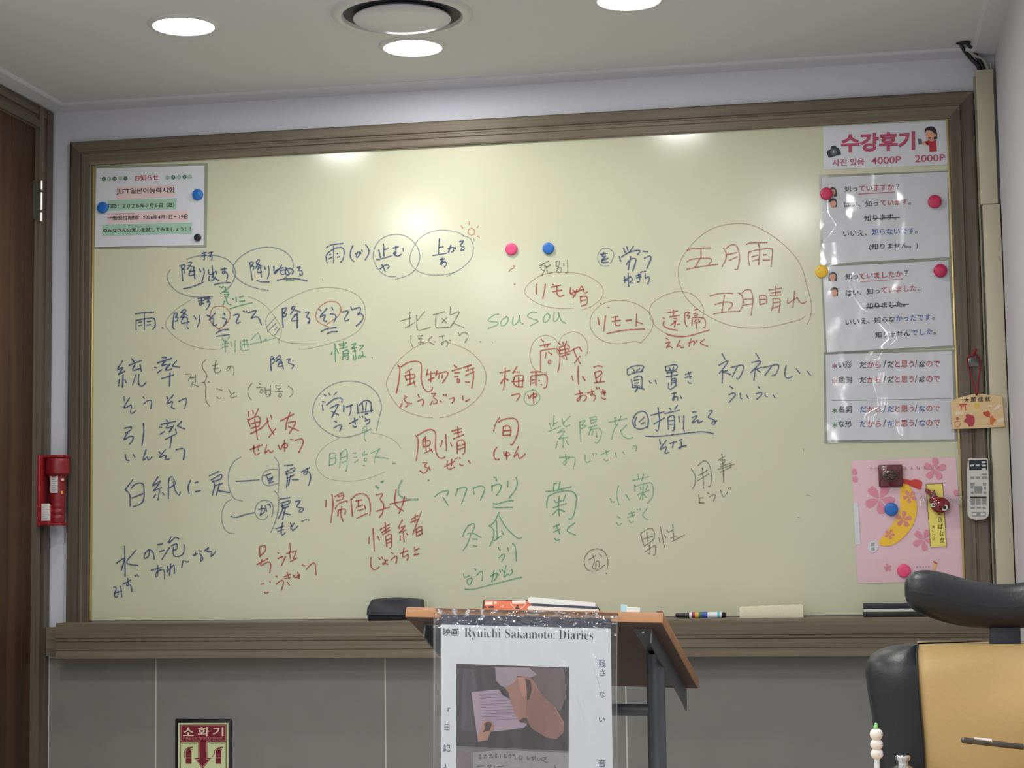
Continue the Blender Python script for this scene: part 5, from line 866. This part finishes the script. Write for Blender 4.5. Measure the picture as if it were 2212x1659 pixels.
for sgn in (-1, 1):
    bx = sgn * (LW / 2 - 0.026); m = MB()
    m.box(min(bx, bx - sgn * 0.030), max(bx, bx - sgn * 0.030), 0.035, LL - 0.03, -LT - 0.0035, -LT - 0.0009, M=LM)
    P2_ = [(0.035, -LT - 0.001), (LL + 0.0, -LT - 0.001), (LL + 0.012, -LT - 0.024), (LL + 0.016, -LT - 0.040), (LL - 0.02, -LT - 0.036), (0.10, -LT - 0.030), (0.035, -LT - 0.026)]
    m.prism([LM @ Vector((bx, y, z)) for y, z in P2_], EX * 0.003)
    br = m.build('side_bracket', M_st, lc)
    MB().lathe([(0.0045, 0), (0.0042, -0.0015), (0.0001, -0.0022)], (bx - sgn * 0.015, 0.05, -LT - 0.0035), 'Z', 14, caps=False).build('screw', M_steel, br)
    o = br.children[0]
    for v in o.data.vertices: v.co = (LM @ (v.co + ORG[lc])) - ORG[lc]
    pc = LM @ Vector((sgn * (LW / 2 - 0.0265), LL * 0.40, -LT - 0.012)); zp = pc.z
    pc = Vector((pc.x, pc.y, 0)) + Vector((EX.x, EX.y, 0)) * (-sgn * 0.014)
    MB().lathe([(0.0165, 0.05), (0.0165, zp + 0.006)], pc, 'Z', 28).build('upright_post', M_st, lc)
    if sgn < 0: pl_ = pc
    else:
        zbar = onD(1360, 1525, LD + 0.18).z
        MB().tube([pl_ + Vector((0, 0, zbar)), pc + Vector((0, 0, zbar))], 0.0105, 16).build('cross_bar', M_st, lc)
        MB().tube([pl_ + Vector((0, 0, 0.25)), pc + Vector((0, 0, 0.25))], 0.0105, 16).build('cross_bar', M_st, lc)
        for q in (pl_, pc):
            d_ = BK * 0.22; MB().tube([q - d_ + Vector((0, 0, 0.045)), q + d_ + Vector((0, 0, 0.045))], 0.018, 14).build('foot', M_st, lc)
            for e in (-1, 1): MB().lathe([(0.016, -0.009), (0.0225, -0.006), (0.0225, 0.006), (0.016, 0.009)], q + d_ * e * 0.92 + Vector((0, 0, 0.0227)), 'X', 20).build('castor', mat('castor_black', (30, 30, 32), 0.5), lc)
# poster in a clear sleeve, taped over the front edge of the lectern top
PN = BK; PP0 = LP - BK * 0.0095
zp5 = lambda k: (lambda x, y: onPlane(760 + x / 2.765, 1200 + y / 2.765, PP0 - BK * (0.0003 * k), PN))
pz = lambda k: (lambda x, y: onPlane(970 + x / 3.983, 1420 + y / 3.983, PP0 - BK * (0.0003 * k), PN))
ps_ = thing('film_poster', tuple(zp5(0)(1030, 1500)), 'film poster in a clear plastic sleeve hanging from the front of the lectern', 'poster')
zb2 = zp5(0)(530, 410).z - 0.42
dn = lambda p: Vector((p.x, p.y, zb2))
a, b_ = zp5(0)(531, 410), zp5(0)(1545, 437)
MB().prism([a, b_, dn(zp5(0)(1556, 1269)), dn(zp5(0)(527, 1269))], BK * 0.0008).build('poster_paper', mat('poster_white', (222, 226, 232), 0.55), ps_)
# sleeve front: rippled clear film
tl_, tr_ = zp5(0)(495, 314), zp5(0)(1588, 342); bl_, br_ = dn(tl_) - Vector((0, 0, 0.012)), dn(tr_) - Vector((0, 0, 0.012)); rows = []
for i in range(171):
    v = (i / 170) ** 1.8; r = []
    for j in range(111):
        u = j / 110; p = tl_.lerp(tr_, u).lerp(bl_.lerp(br_, u), v)
        edge = math.exp(-v / 0.035)
        k = 0.55 + 0.5 * noise.noise(Vector((u * 9, v * 3.2, 2))) + 0.28 * noise.noise(Vector((u * 22, v * 9, 4))) + edge * 2.4 * noise.noise(Vector((u * 26, v * 60, 9)))
        for (va, ua), (vb, ub) in (((0.18, 0.71), (0.44, 0.83)), ((0.15, 0.865), (0.37, 0.965)), ((0.55, 0.84), (0.75, 0.93))):
            if va < v < vb: k += 1.2 * math.exp(-((u - ua - (ub - ua) * (v - va) / (vb - va)) / 0.016) ** 2) * min(1, (v - va) / 0.05, (vb - v) / 0.05)
        r.append(p - BK * (0.0048 + 0.0034 * k + 0.011 * (1 - math.exp(-v / 0.10))))
    rows.append(r)
MB().grid(rows).build('clear_sleeve', film('poster_sleeve', 0.035, 0.09, (0.97, 0.98, 0.98, 1), milk=0.03), ps_, fix=False)
MB().grid([[tl_ - BK * 0.0025, tr_ - BK * 0.0025], [tl_ + EY * 0.045 + EN * 0.0008, tr_ + EY * 0.045 + EN * 0.0008]]).build('sleeve_flap', MATS['poster_sleeve'], ps_, fix=False)
MB().prism([zp5(0)(531, 352), zp5(0)(1546, 376), zp5(0)(1546, 440), zp5(0)(531, 412)], BK * 0.0006).build('dark_strip', mat('strip_navy', (44, 50, 66), 0.4), ps_)
m = MB()
for e0, e1 in (((497, 380), (490, 1269)), ((1585, 370), (1578, 1269))):
    ribbon(m, [e0, e1], 3.2, zp5(9), False)
m.build('sleeve_seam', film('seam_film', 0.05, 0.15, (0.8, 0.82, 0.82, 1), milk=0.25), ps_, fix=False)
texts(zp5(2), ps_, 'black_text', K['black'], [("映画", 545, 480, 637, 481, 46, 0.004)])
SER = ''.join(chr(0x1D400 + ord(c) - 65) if 'A' <= c <= 'Z' else chr(0x1D41A + ord(c) - 97) if 'a' <= c <= 'z' else c for c in "Ryuichi Sakamoto: Diaries")
texts(zp5(2), ps_, 'title_text', K['black'], [(SER, 672, 501, 1441, 518, 68, -0.015)])
M_ptx = mat('poster_ink', (66, 74, 96), 0.6)
texts(zp5(2), ps_, 'side_text', M_ptx, [("残", 1474, 668, 1516, 669, 44, 0.0), ("さ", 1478, 720, 1512, 721, 40, 0.0), ("な", 1478, 848, 1512, 849, 38, 0.0), ("い", 1476, 994, 1512, 995, 28, 0.0), ("音", 1472, 1262, 1516, 1263, 44, 0.0),
    ("「", 572, 932, 590, 932, 22, 0.0), ("日", 554, 1044, 582, 1045, 38, 0.0), ("記", 546, 1170, 588, 1171, 42, 0.0), ("」", 546, 1268, 562, 1268, 22, 0.0)])
def pshape(k, name, m_, s_, f=pz):
    m = MB(); polyP(m, f(k), s_); m.build(name, m_, ps_, fix=False)
pshape(1, 'photo_dark', mat('photo_dark', (56, 46, 50), 0.5, var=0.08, scale=20), "63,55 1033,88 1028,806 62,765")
pshape(2, 'photo_shade', mat('photo_grey', (74, 70, 76), 0.5), "130,95 210,100 235,180 230,300 180,300 215,640 105,630 112,300 120,150")
pshape(3, 'photo_page', mat('photo_page', (168, 148, 164), 0.5), "192,300 425,275 520,360 600,470 670,565 665,605 440,632 360,640 330,715 250,728 225,560")
m = MB()
for i in range(9): ribbon(m, [(262 + i * 3, 325 + i * 27), (500 + i * 14 if i < 6 else 585, 312 + i * 27)], 1.1 * 4, lambda x, y: pz(4)(x, y), False)
m.build('photo_lines', mat('photo_line', (140, 120, 138), 0.5), ps_, fix=False)
pshape(4, 'photo_coat', mat('photo_coat', (44, 38, 38), 0.5), "360,640 470,630 640,606 690,565 720,620 860,690 1000,640 1029,640 1028,805 62,765 62,725 250,735 340,715")
pshape(5, 'photo_skin', mat('photo_skin', (158, 112, 98), 0.5, var=0.06, scale=30), "480,265 590,165 640,160 760,180 900,400 990,560 985,650 920,705 840,690 720,620 690,580 660,560 610,555 570,500 530,390 510,300")
pshape(6, 'photo_neck', mat('photo_neck', (138, 96, 86), 0.5, var=0.08, scale=30), "668,372 705,350 740,260 800,330 900,430 985,580 983,650 920,703 840,688 720,618 690,580 665,530 660,440")
pshape(7, 'photo_jaw_shade', MATS['photo_deep'] if 'photo_deep' in MATS else mat('photo_deep', (74, 46, 44), 0.5), "600,545 640,520 665,520 690,575 660,562 615,558")
pshape(6, 'photo_hair', mat('photo_hair', (154, 140, 148), 0.5, var=0.08, scale=50), "395,80 700,88 760,150 720,180 640,160 590,160 560,215 480,262 440,240 405,200 398,130")
pshape(6, 'photo_shade_hair', mat('photo_hair_dark', (104, 88, 92), 0.5), "690,88 990,96 1010,330 960,470 900,420 800,330 740,220 700,175 755,150")
pshape(7, 'photo_ear', mat('photo_ear', (178, 128, 110), 0.5), "590,165 630,160 660,210 668,300 650,360 615,300 605,230")
pshape(7, 'photo_ear_shade', mat('photo_deep', (74, 46, 44), 0.5), "655,180 700,200 712,280 690,360 668,370 672,280")
pshape(7, 'photo_glasses', mat('photo_black', (24, 22, 26), 0.5), "430,272 470,300 510,340 505,348 455,318")
pshape(7, 'photo_hand', MATS['photo_ear'], "290,560 330,535 370,560 385,610 340,660 330,710 262,725 245,680 270,620")
pshape(8, 'photo_hand_shade', MATS['photo_deep'], "300,570 345,550 368,575 350,630 290,645 310,610")
pshape(1, 'photo_book_edge', mat('photo_taupe', (116, 108, 112), 0.5), "62,768 1028,808 1024,1600 60,1600")
pshape(2, 'photo_book_page', mat('photo_book', (152, 148, 152), 0.5), "205,820 420,795 1026,822 1024,1600 195,1600")
m = MB()
for q in ("255,845 272,838 262,868 280,868;300,845 318,840 300,866 322,864;345,842 365,836 350,862 378,858;395,838 412,832 398,856 425,854;440,832 444,862;470,838 486,834 474,858 500,854;512,846 530,836 530,860 515,862;545,838 560,834 556,850 548,846 562,836 572,880;600,850 628,848 622,876 602,874 604,850;672,852 676,880 700,862;705,858 722,856 712,870 728,874 712,886;738,850 745,888;760,862 772,890 790,868 800,890;800,862 838,862 812,892 850,905",
          "240,940 300,930;330,935 360,925 350,950;385,925 395,950;420,940 470,935;905,925 918,952"):
    for k in q.split(';'): ribbon(m, pts(k), 1.2 * 4, pz(4))
m.build('photo_handwriting', mat('photo_ink', (62, 58, 62), 0.5), ps_, fix=False)
# things lying on the lectern top
def LB(name, m_, x0, x1, y0, y1, h, parent, bev=0.0015, z0=0.0006): return MB().bbox(x0, x1, y0, y1, z0, z0 + h, bev, M=LM).build(name, m_, parent)
lx = lambda px: (px - 1150) / 553.0 * LW - 0.002
ob = thing('pen_box', tuple(LM @ Vector((lx(1085), 0.03, 0.0006))), 'orange and black flat box with pale lettering lying on the lectern top', 'box')
LB('box_tray', mat('box_black', (34, 30, 34), 0.4), lx(1036), lx(1150), 0.020, 0.10, 0.0235, ob, 0.003)
LB('orange_label', mat('box_orange', (220, 112, 76), 0.45), lx(1041), lx(1148), 0.0185, 0.022, 0.0205, ob, 0.0005)
pl3 = lambda k: (lambda u, v: onPlane(1020 + u / 2.761, 1280 + v / 2.761, LM @ Vector((0, 0.0185 - 0.0003 * k, 0)), EY))
m = MB(); [polyP(m, pl3(1), q) for q in ("78,56 122,54 122,72 78,74", "132,54 146,54 146,68 132,68", "238,48 318,46 320,66 240,68")]
ribbon(m, [(165, 88), (185, 76), (180, 90)], 3, lambda u, v: pl3(1)(u, v)); ribbon(m, pts("228,66 250,90 262,96"), 4, pl3(1)); ribbon(m, pts("320,66 300,90 288,96"), 4, pl3(1)); m.build('pale_print', mat('print_cream', (240, 222, 206), 0.5), ob, fix=False)
m = MB(); polyP(m, pl3(1), "248,98 262,88 268,74 276,74 276,90 288,98"); polyP(m, pl3(1), "72,82 80,80 84,92 74,92"); polyP(m, pl3(1), "96,82 128,78 130,92 98,92"); m.build('dark_print', MATS['box_black'], ob, fix=False)
nb = thing('notebook', tuple(LM @ Vector((lx(1215), 0.05, 0.0006))), 'thick white notebook with a dark band lying on the lectern top', 'notebook')
xa_, xb_ = lx(1139), lx(1290); rows_t = []
def wedge(name, m_, x0, x1, z0a, z0b, z1a, z1b, y0, y1, rnd=False):
    q = [Vector((x0, 0, z0a)), Vector((x1, 0, z0b)), Vector((x1, 0, z1b)), Vector((x0, 0, z1a))]
    if rnd: zm = (z0a + z1a) / 2; q = q[:3] + [q[3] + Vector((0.003, 0, 0)), Vector((x0 - 0.002, 0, z1a - (z1a - zm) * 0.35)), Vector((x0 - 0.003, 0, zm)), Vector((x0 - 0.001, 0, z0a + (zm - z0a) * 0.4))]
    return MB().prism([LM @ (p + Vector((0, y0, 0))) for p in q], EY * (y1 - y0)).build(name, m_, nb)
M_pg = mat('page_white', (222, 222, 218), 0.6)
wedge('lower_pages', M_pg, xa_ + 0.002, xb_, 0.0006, 0.0006, 0.0108, 0.0072, 0.012, 0.14, True)
wedge('dark_band', mat('notebook_navy', (38, 42, 58), 0.5), xa_ + 0.006, xb_ - 0.001, 0.0108, 0.0072, 0.0148, 0.0112, 0.0112, 0.14)
wedge('upper_cover', M_pg, xa_ + 0.001, xb_ - 0.006, 0.0148, 0.0112, 0.0268, 0.0185, 0.012, 0.14, True)
st = thing('sticky_note', tuple(LM @ Vector((lx(1337), 0.03, 0.0006))), 'small pale blue sticky tab standing up on the lectern top', 'sticky note')
MB().prism([LM @ Vector((x, y, z)) for x, y, z in ((lx(1333), 0.03, 0.0006), (lx(1348), 0.03, 0.0006), (lx(1345), 0.034, 0.0225), (lx(1332), 0.034, 0.0235))], EY * 0.0004).build('tab', mat('sticky_blue', (166, 204, 212), 0.6), st)
nt2 = thing('paper_slip', tuple(LM @ Vector((lx(1362), 0.03, 0.0006))), 'white paper slip lying beside the blue sticky tab on the lectern', 'paper')
LB('slip', M_pg, lx(1347), lx(1376), 0.02, 0.06, 0.0135, nt2, 0.001)
pn2 = thing('pen', tuple(LM @ Vector((lx(1410), 0.02, 0.0006))), 'small dark pen with an orange tip lying at the lectern corner', 'pen')
MB().tube([LM @ Vector((lx(1398), 0.030, 0.0046)), LM @ Vector((lx(1422), 0.020, 0.0046)), ], 0.004, 12).build('pen_tip', mat('pen_orange', (190, 98, 60), 0.4), pn2)
MB().tube([LM @ Vector((lx(1412), 0.024, 0.0048)), LM @ Vector((lx(1421), 0.020, 0.0048))], 0.0043, 12).build('pen_grip', mat('pen_navy', (40, 44, 70), 0.4), pn2)

# ---------------------------------------------------------------- office chair with headrest
CYF = -2.06
cpx = 2178.0
pcx = lambda u, v: onY(u, v, CYF)
CX = pcx(cpx, 1400).x
ch = thing('office_chair', (CX, CYF + 0.25, 0), 'tan and black leather office chair with a curved black headrest', 'chair')
M_blk = mat('leather_black', (24, 27, 31), 0.42, var=0.06, scale=220, bump=0.12, bscale=420)
M_tan = mat('leather_tan', (196, 166, 110), 0.46, var=0.03, scale=200, bump=0.12, bscale=420)
SIDE = [(1394, 1975, 1987), (1399, 1930, 1985.5), (1406, 1902, 1984), (1416, 1884, 1983.4), (1432, 1873, 1983), (1455, 1869.5, 1983.6), (1490, 1873.5, 1986), (1540, 1882, 1990.5), (1600, 1891, 1996), (1660, 1895, 1999), (1750, 1902, 2002), (1900, 1912, 2010), (2100, 1925, 2022), (2300, 1945, 2040)]
lev = []
for v, uo, ui in SIDE:
    p = pcx(uo, v); lev.append((pcx(cpx, v).z, CX - p.x, CX - pcx(ui, v).x))
def lerp_lev(z):
    for (z0, a0, b0), (z1, a1, b1) in zip(lev, lev[1:]):
        if z1 <= z <= z0: t = (z0 - z) / (z0 - z1); return a0 + (a1 - a0) * t, b0 + (b1 - b0) * t
    return (lev[0][1:] if z > lev[0][0] else lev[-1][1:])
zs = []
for (z0, *_), (z1, *_) in zip(lev, lev[1:]): zs += [z0 + (z1 - z0) * k / 3 for k in range(3)]
zs.append(lev[-1][0])
def backy(z): t = (lev[0][0] - z); return CYF + 0.10 * t * t - 0.05 * t + 0.012 * math.exp(-(t / 0.02) ** 2)
def back_rows(side):
    rows = []
    for z in zs:
        wo, wi = lerp_lev(z); y = backy(z); top = math.exp(-((lev[0][0] - z) / 0.012))
        prof = [(wi, 0.0025), (wi + 0.002, -0.0005), (wi + (wo - wi) * 0.3, -0.004), (wi + (wo - wi) * 0.65, 0.002), (wo - 0.006, 0.016), (wo, 0.032), (wo - 0.003, 0.055), (wo - 0.02, 0.07), (0.0, 0.085)]
        rows.append([Vector((CX + side * x, y + d * (1 - 0.3 * top) + 0.018 * top, z)) for x, d in prof])
    return rows
for s_ in (-1, 1):
    r = back_rows(s_); g = MB().grid(r); g.poly(r[0]); g.poly(r[-1]); g.build('side_bolster', M_blk, ch)
rows = []
for z in zs:
    wo, wi = lerp_lev(z); y = backy(z); top = math.exp(-((lev[0][0] - z) / 0.007)); t = lev[0][0] - z
    row = []
    for i in range(25):
        u = i / 12 - 1; edge = max(0, abs(u) - 0.94) / 0.06
        dent = 0.010 * math.exp(-(u / 0.55) ** 2) * math.exp(-((t - 0.03) / 0.035) ** 2)
        row.append(Vector((CX + u * wi, y + 0.0025 + 0.004 * edge - 0.006 * (1 - u * u) + 0.012 * top + dent, z)))
    rows.append(row)
g = MB().grid(rows); bk_ = [p + Vector((0, 0.06, 0)) for p in rows[0]]; g.grid([rows[0], bk_]); g.build('back_panel', M_tan, ch)
m = MB()
for s_ in (-1, 1):
    m.tube([Vector((CX + s_ * (lerp_lev(z)[1] + 0.0012), backy(z) + 0.0012 + (0.014 * math.exp(-((lev[0][0] - z) / 0.007))), z)) for z in zs], 0.0011, 8)
m.build('seam_piping', mat('piping_black', (22, 22, 24), 0.5), ch)
# headrest: swept cushion
HT = [(1955.5, 1262, 1290), (1958, 1252, 1302), (1963, 1244, 1312), (1972, 1237, 1321), (1985, 1233, 1329), (2003, 1231.5, 1336), (2025, 1233.5, 1344), (2060, 1243, 1354), (2100, 1255, 1360.5), (2140, 1262.5, 1362.5), (2178, 1264, 1363)]
HYF = CYF - 0.012; ring = []
H2 = [(pcx(u, a).x - CX, onY(u, a, HYF).z, onY(u, b_, HYF).z) for u, a, b_ in HT]
H2 = H2 + [(-x, a, b_) for x, a, b_ in H2[-2::-1]]
for x, zt3, zb3 in H2:
    hz_ = (zt3 - zb3) / 2; cz_ = (zt3 + zb3) / 2; dy = min(0.034, hz_ * 1.0) ; bow = -0.018 * (x / 0.125) ** 2 + 0.018
    ring.append([Vector((CX + x, HYF + bow + dy * (1 - 1.0) + 0.034 - dy * math.cos(2 * math.pi * k / 28) * (1.0 if math.cos(2 * math.pi * k / 28) > 0 else 0.8), cz_ + hz_ * math.copysign(abs(math.sin(2 * math.pi * k / 28)) ** 0.85, math.sin(2 * math.pi * k / 28)))) for k in range(29)])
g = MB().grid(ring); g.poly(ring[0][:-1]); g.poly(ring[-1][:-1]); hr = g.build('headrest', M_blk, ch)
ss = hr.modifiers.new('round', 'SUBSURF'); ss.levels = 1; ss.render_levels = 2
pw0, pw1 = pcx(2143, 1375).x, 2 * CX - pcx(2143, 1375).x
MB().bbox(pw0, pw1, CYF + 0.030, CYF + 0.055, pcx(cpx, 1400).z - 0.06, pcx(cpx, 1350).z + 0.01, 0.004).build('headrest_post', mat('post_navy', (24, 28, 40), 0.45), ch)
# seat, arms and base below the picture
MB().bbox(CX - 0.165, CX + 0.165, CYF + 0.04, CYF + 0.50, 0.42, 0.50, 0.03, seg=4).build('seat', M_blk, ch)
MB().lathe([(0.03, 0.10), (0.03, 0.25), (0.022, 0.25), (0.022, 0.42)], (CX, CYF + 0.27, 0), 'Z', 24).build('gas_column', M_st, ch)
for k in range(5):
    a = k * 2 * math.pi / 5 + 0.3; e = Vector((CX + 0.15 * math.cos(a), CYF + 0.27 + 0.24 * math.sin(a), 0.06))
    MB().tube([Vector((CX, CYF + 0.27, 0.11)), e + Vector((0, 0, 0.01))], [0.026, 0.016], 12).build('base_leg', M_st, ch)
    MB().lathe([(0.018, -0.014), (0.026, -0.01), (0.026, 0.01), (0.018, 0.014)], (e.x, e.y, 0.0265), 'X', 20).build('castor', mat('castor_black', (30, 30, 32), 0.5), ch)

# ---------------------------------------------------------------- desk edge nearest the camera, with what stands on it
DZ = 0.74
M_desk = wood('desk_maple', (188, 160, 122), (212, 186, 148), 0, fine=50, stretch=0.06)
dk = thing('desk', (1.92, -2.52, 0), 'light wooden student desk below the bottom edge of the photo', 'desk')
MB().bbox(1.55, XR - 0.01, -2.75, -2.122, DZ - 0.025, DZ, 0.003).build('desk_top', M_desk, dk)
for x in (1.59, XR - 0.05):
    for y in (-2.71, -2.16): MB().bbox(x - 0.015, x + 0.015, y - 0.015, y + 0.015, 0, DZ - 0.025, 0.003).build('leg', M_st, dk)
BD = 2.0
bd = lambda x, y, D=BD: onD(1850 + x / 13.825, 1550 + y / 13.825, D)
# dumpling topped pen in a cup
c0, c1, c2, c3 = bd(595, 500), bd(603, 800), bd(612, 1080), bd(620, 1500)
dp_ = thing('novelty_pen', (c3.x, c3.y, DZ + 0.003), 'white pen topped with three dumpling balls and a green sprig', 'pen')
kx = BD / FPX / 13.825
M_dw = mat('dumpling_white', (236, 232, 224), 0.35)
for c_, r_, name in ((c0, 196, 'top_ball'), (c1, 190, 'middle_ball'), (c2, 188, 'bottom_ball')):
    bl = MB().ball(c_, r_ * kx, 14, (1, 1, 0.94)).build('ball', M_dw, dp_)
    f = lambda a, e, rr_=r_ * kx, cc=c_: cc + Vector((math.sin(a) * math.cos(e), -math.cos(a) * math.cos(e), math.sin(e) * 0.94)) * rr_ * 1.004
    for a_, e_, q, mm in ((0.95, 0.05, 0.0006, MATS['print_black']), (1.3, 0.07, 0.0006, MATS['print_black']), (0.88, -0.32, 0.0007, mat('blush_pink', (228, 150, 170), 0.5)), (1.15, -0.28, 0.0004, mat('mouth_rose', (150, 60, 80), 0.5))):
        MB().ball(f(a_, e_), q, 6).build('face_dot', mm, bl)
MB().tube([bd(570, 320), bd(572, 285), bd(588, 240), bd(585, 200)], [0.0022, 0.0024, 0.0021, 0.0013], 10).ball(bd(585, 205), 0.0018, 8).build('green_sprig', mat('sprig_green', (150, 226, 140), 0.4), dp_)
ax = (c3 - c0).normalized(); bot = c3 + ax * ((c3.z - DZ - 0.004) / -ax.z) if ax.z < 0 else c3
MB().tube([c2, c3, bot], 78 * kx, 16).build('barrel', mat('barrel_white', (228, 236, 240), 0.35), dp_)
cup = thing('pen_cup', (bot.x, bot.y, DZ), 'plain white pen cup on the desk, below the picture edge', 'cup')
MB().lathe([(0.001, DZ + 0.003), (0.033, DZ + 0.003), (0.033, DZ + 0.10), (0.036, DZ + 0.10), (0.036, DZ + 0.0002), (0.001, DZ + 0.0002)], (bot.x, bot.y, 0), 'Z', 36, caps=False).build('cup_wall', M_white, cup)
# small silver flask with a knobbed stopper
fc = bd(1400, 1400, 2.10); kz = 2.10 / FPX / 13.825
fl_ = thing('silver_flask', (fc.x, fc.y, DZ), 'shiny silver flask with a flared knob stopper in front of the chair', 'flask')
M_chr = mat('polished_silver', (222, 222, 220), 0.12, metal=1.0)
zf = lambda y: bd(1400, y, 2.10).z
MB().lathe([(0.0001, zf(1098)), (150 * kz, zf(1102)), (205 * kz, zf(1125)), (228 * kz, zf(1165)), (226 * kz, zf(1240)), (170 * kz, zf(1310)), (158 * kz, zf(1350)), (165 * kz, zf(1390))], (fc.x, fc.y, 0), 'Z', 10, caps=False).build('stopper', M_chr, fl_)
MB().lathe([(150 * kz, zf(1380)), (190 * kz, zf(1400)), (300 * kz, zf(1450)), (410 * kz, zf(1510)), (0.030, zf(1560)), (0.032, zf(1800)), (0.032, DZ + 0.004), (0.030, DZ)], (fc.x, fc.y, 0), 'Z', 40).build('flask_body', M_chr, fl_)
# dark metal pen resting on a sloping book rest
pd_ = 2.02; kp = pd_ / FPX / 12.86
gp_ = lambda x, y: onD(2040 + x / 12.86, 1560 + y / 12.86, pd_)
A_, B_ = gp_(470, 495), gp_(2212, 690); dv = (B_ - A_); E_ = A_ + dv * 1.25
pen = thing('pen', tuple(A_), 'dark metallic pen with a bright clip lying in front of the tan chair back', 'pen')
rp_ = 82 * kp; d1 = dv.normalized()
MB().tube([A_, A_ + d1 * 0.001, A_ + d1 * 0.003, E_ - d1 * 0.02, E_ - d1 * 0.004, E_], [rp_ * 0.5, rp_ * 0.85, rp_, rp_, rp_ * 0.4, rp_ * 0.15], 20).build('pen_barrel', mat('gunmetal', (96, 94, 90), 0.28, metal=0.85), pen)
up_ = Vector((0, 0, 1)); fw = Vector((0, -1, 0)); nn = (up_ * 0.85 + fw * 0.5).normalized(); c0_ = A_ + dv * ((830 - 470) / 1742) + nn * rp_ * 1.05; c1_ = A_ + dv * ((1320 - 470) / 1742) + nn * rp_ * 1.05
sd = d1.cross(nn).normalized()
MB().prism([c0_ + sd * 0.0010, c0_ - sd * 0.0010, c1_ - sd * 0.0022, c1_ + sd * 0.0022], nn * 0.0014).build('clip', mat('clip_bright', (235, 236, 236), 0.18, metal=0.6), pen)
MB().tube([B_ - d1 * 0.001, B_ + d1 * 0.006], rp_ * 1.06, 20).build('band', M_chr, pen)
rx = gp_(2450, 690).x; y0_ = A_.y
rest = thing('book_rest', (rx + 0.04, y0_, DZ), 'sloping wooden book rest on the desk at the right, outside the picture', 'stand')
sl = dv.z / dv.x; zr = A_.z + (rx - A_.x) * sl - rp_ * 1.02
MB().prism([Vector((rx, y0_ - 0.05, DZ)), Vector((rx + 0.10, y0_ - 0.05, DZ)), Vector((rx + 0.10, y0_ - 0.05, zr + 0.10 * sl)), Vector((rx, y0_ - 0.05, zr))], (0, 0.10, 0)).build('wedge', M_desk, rest)
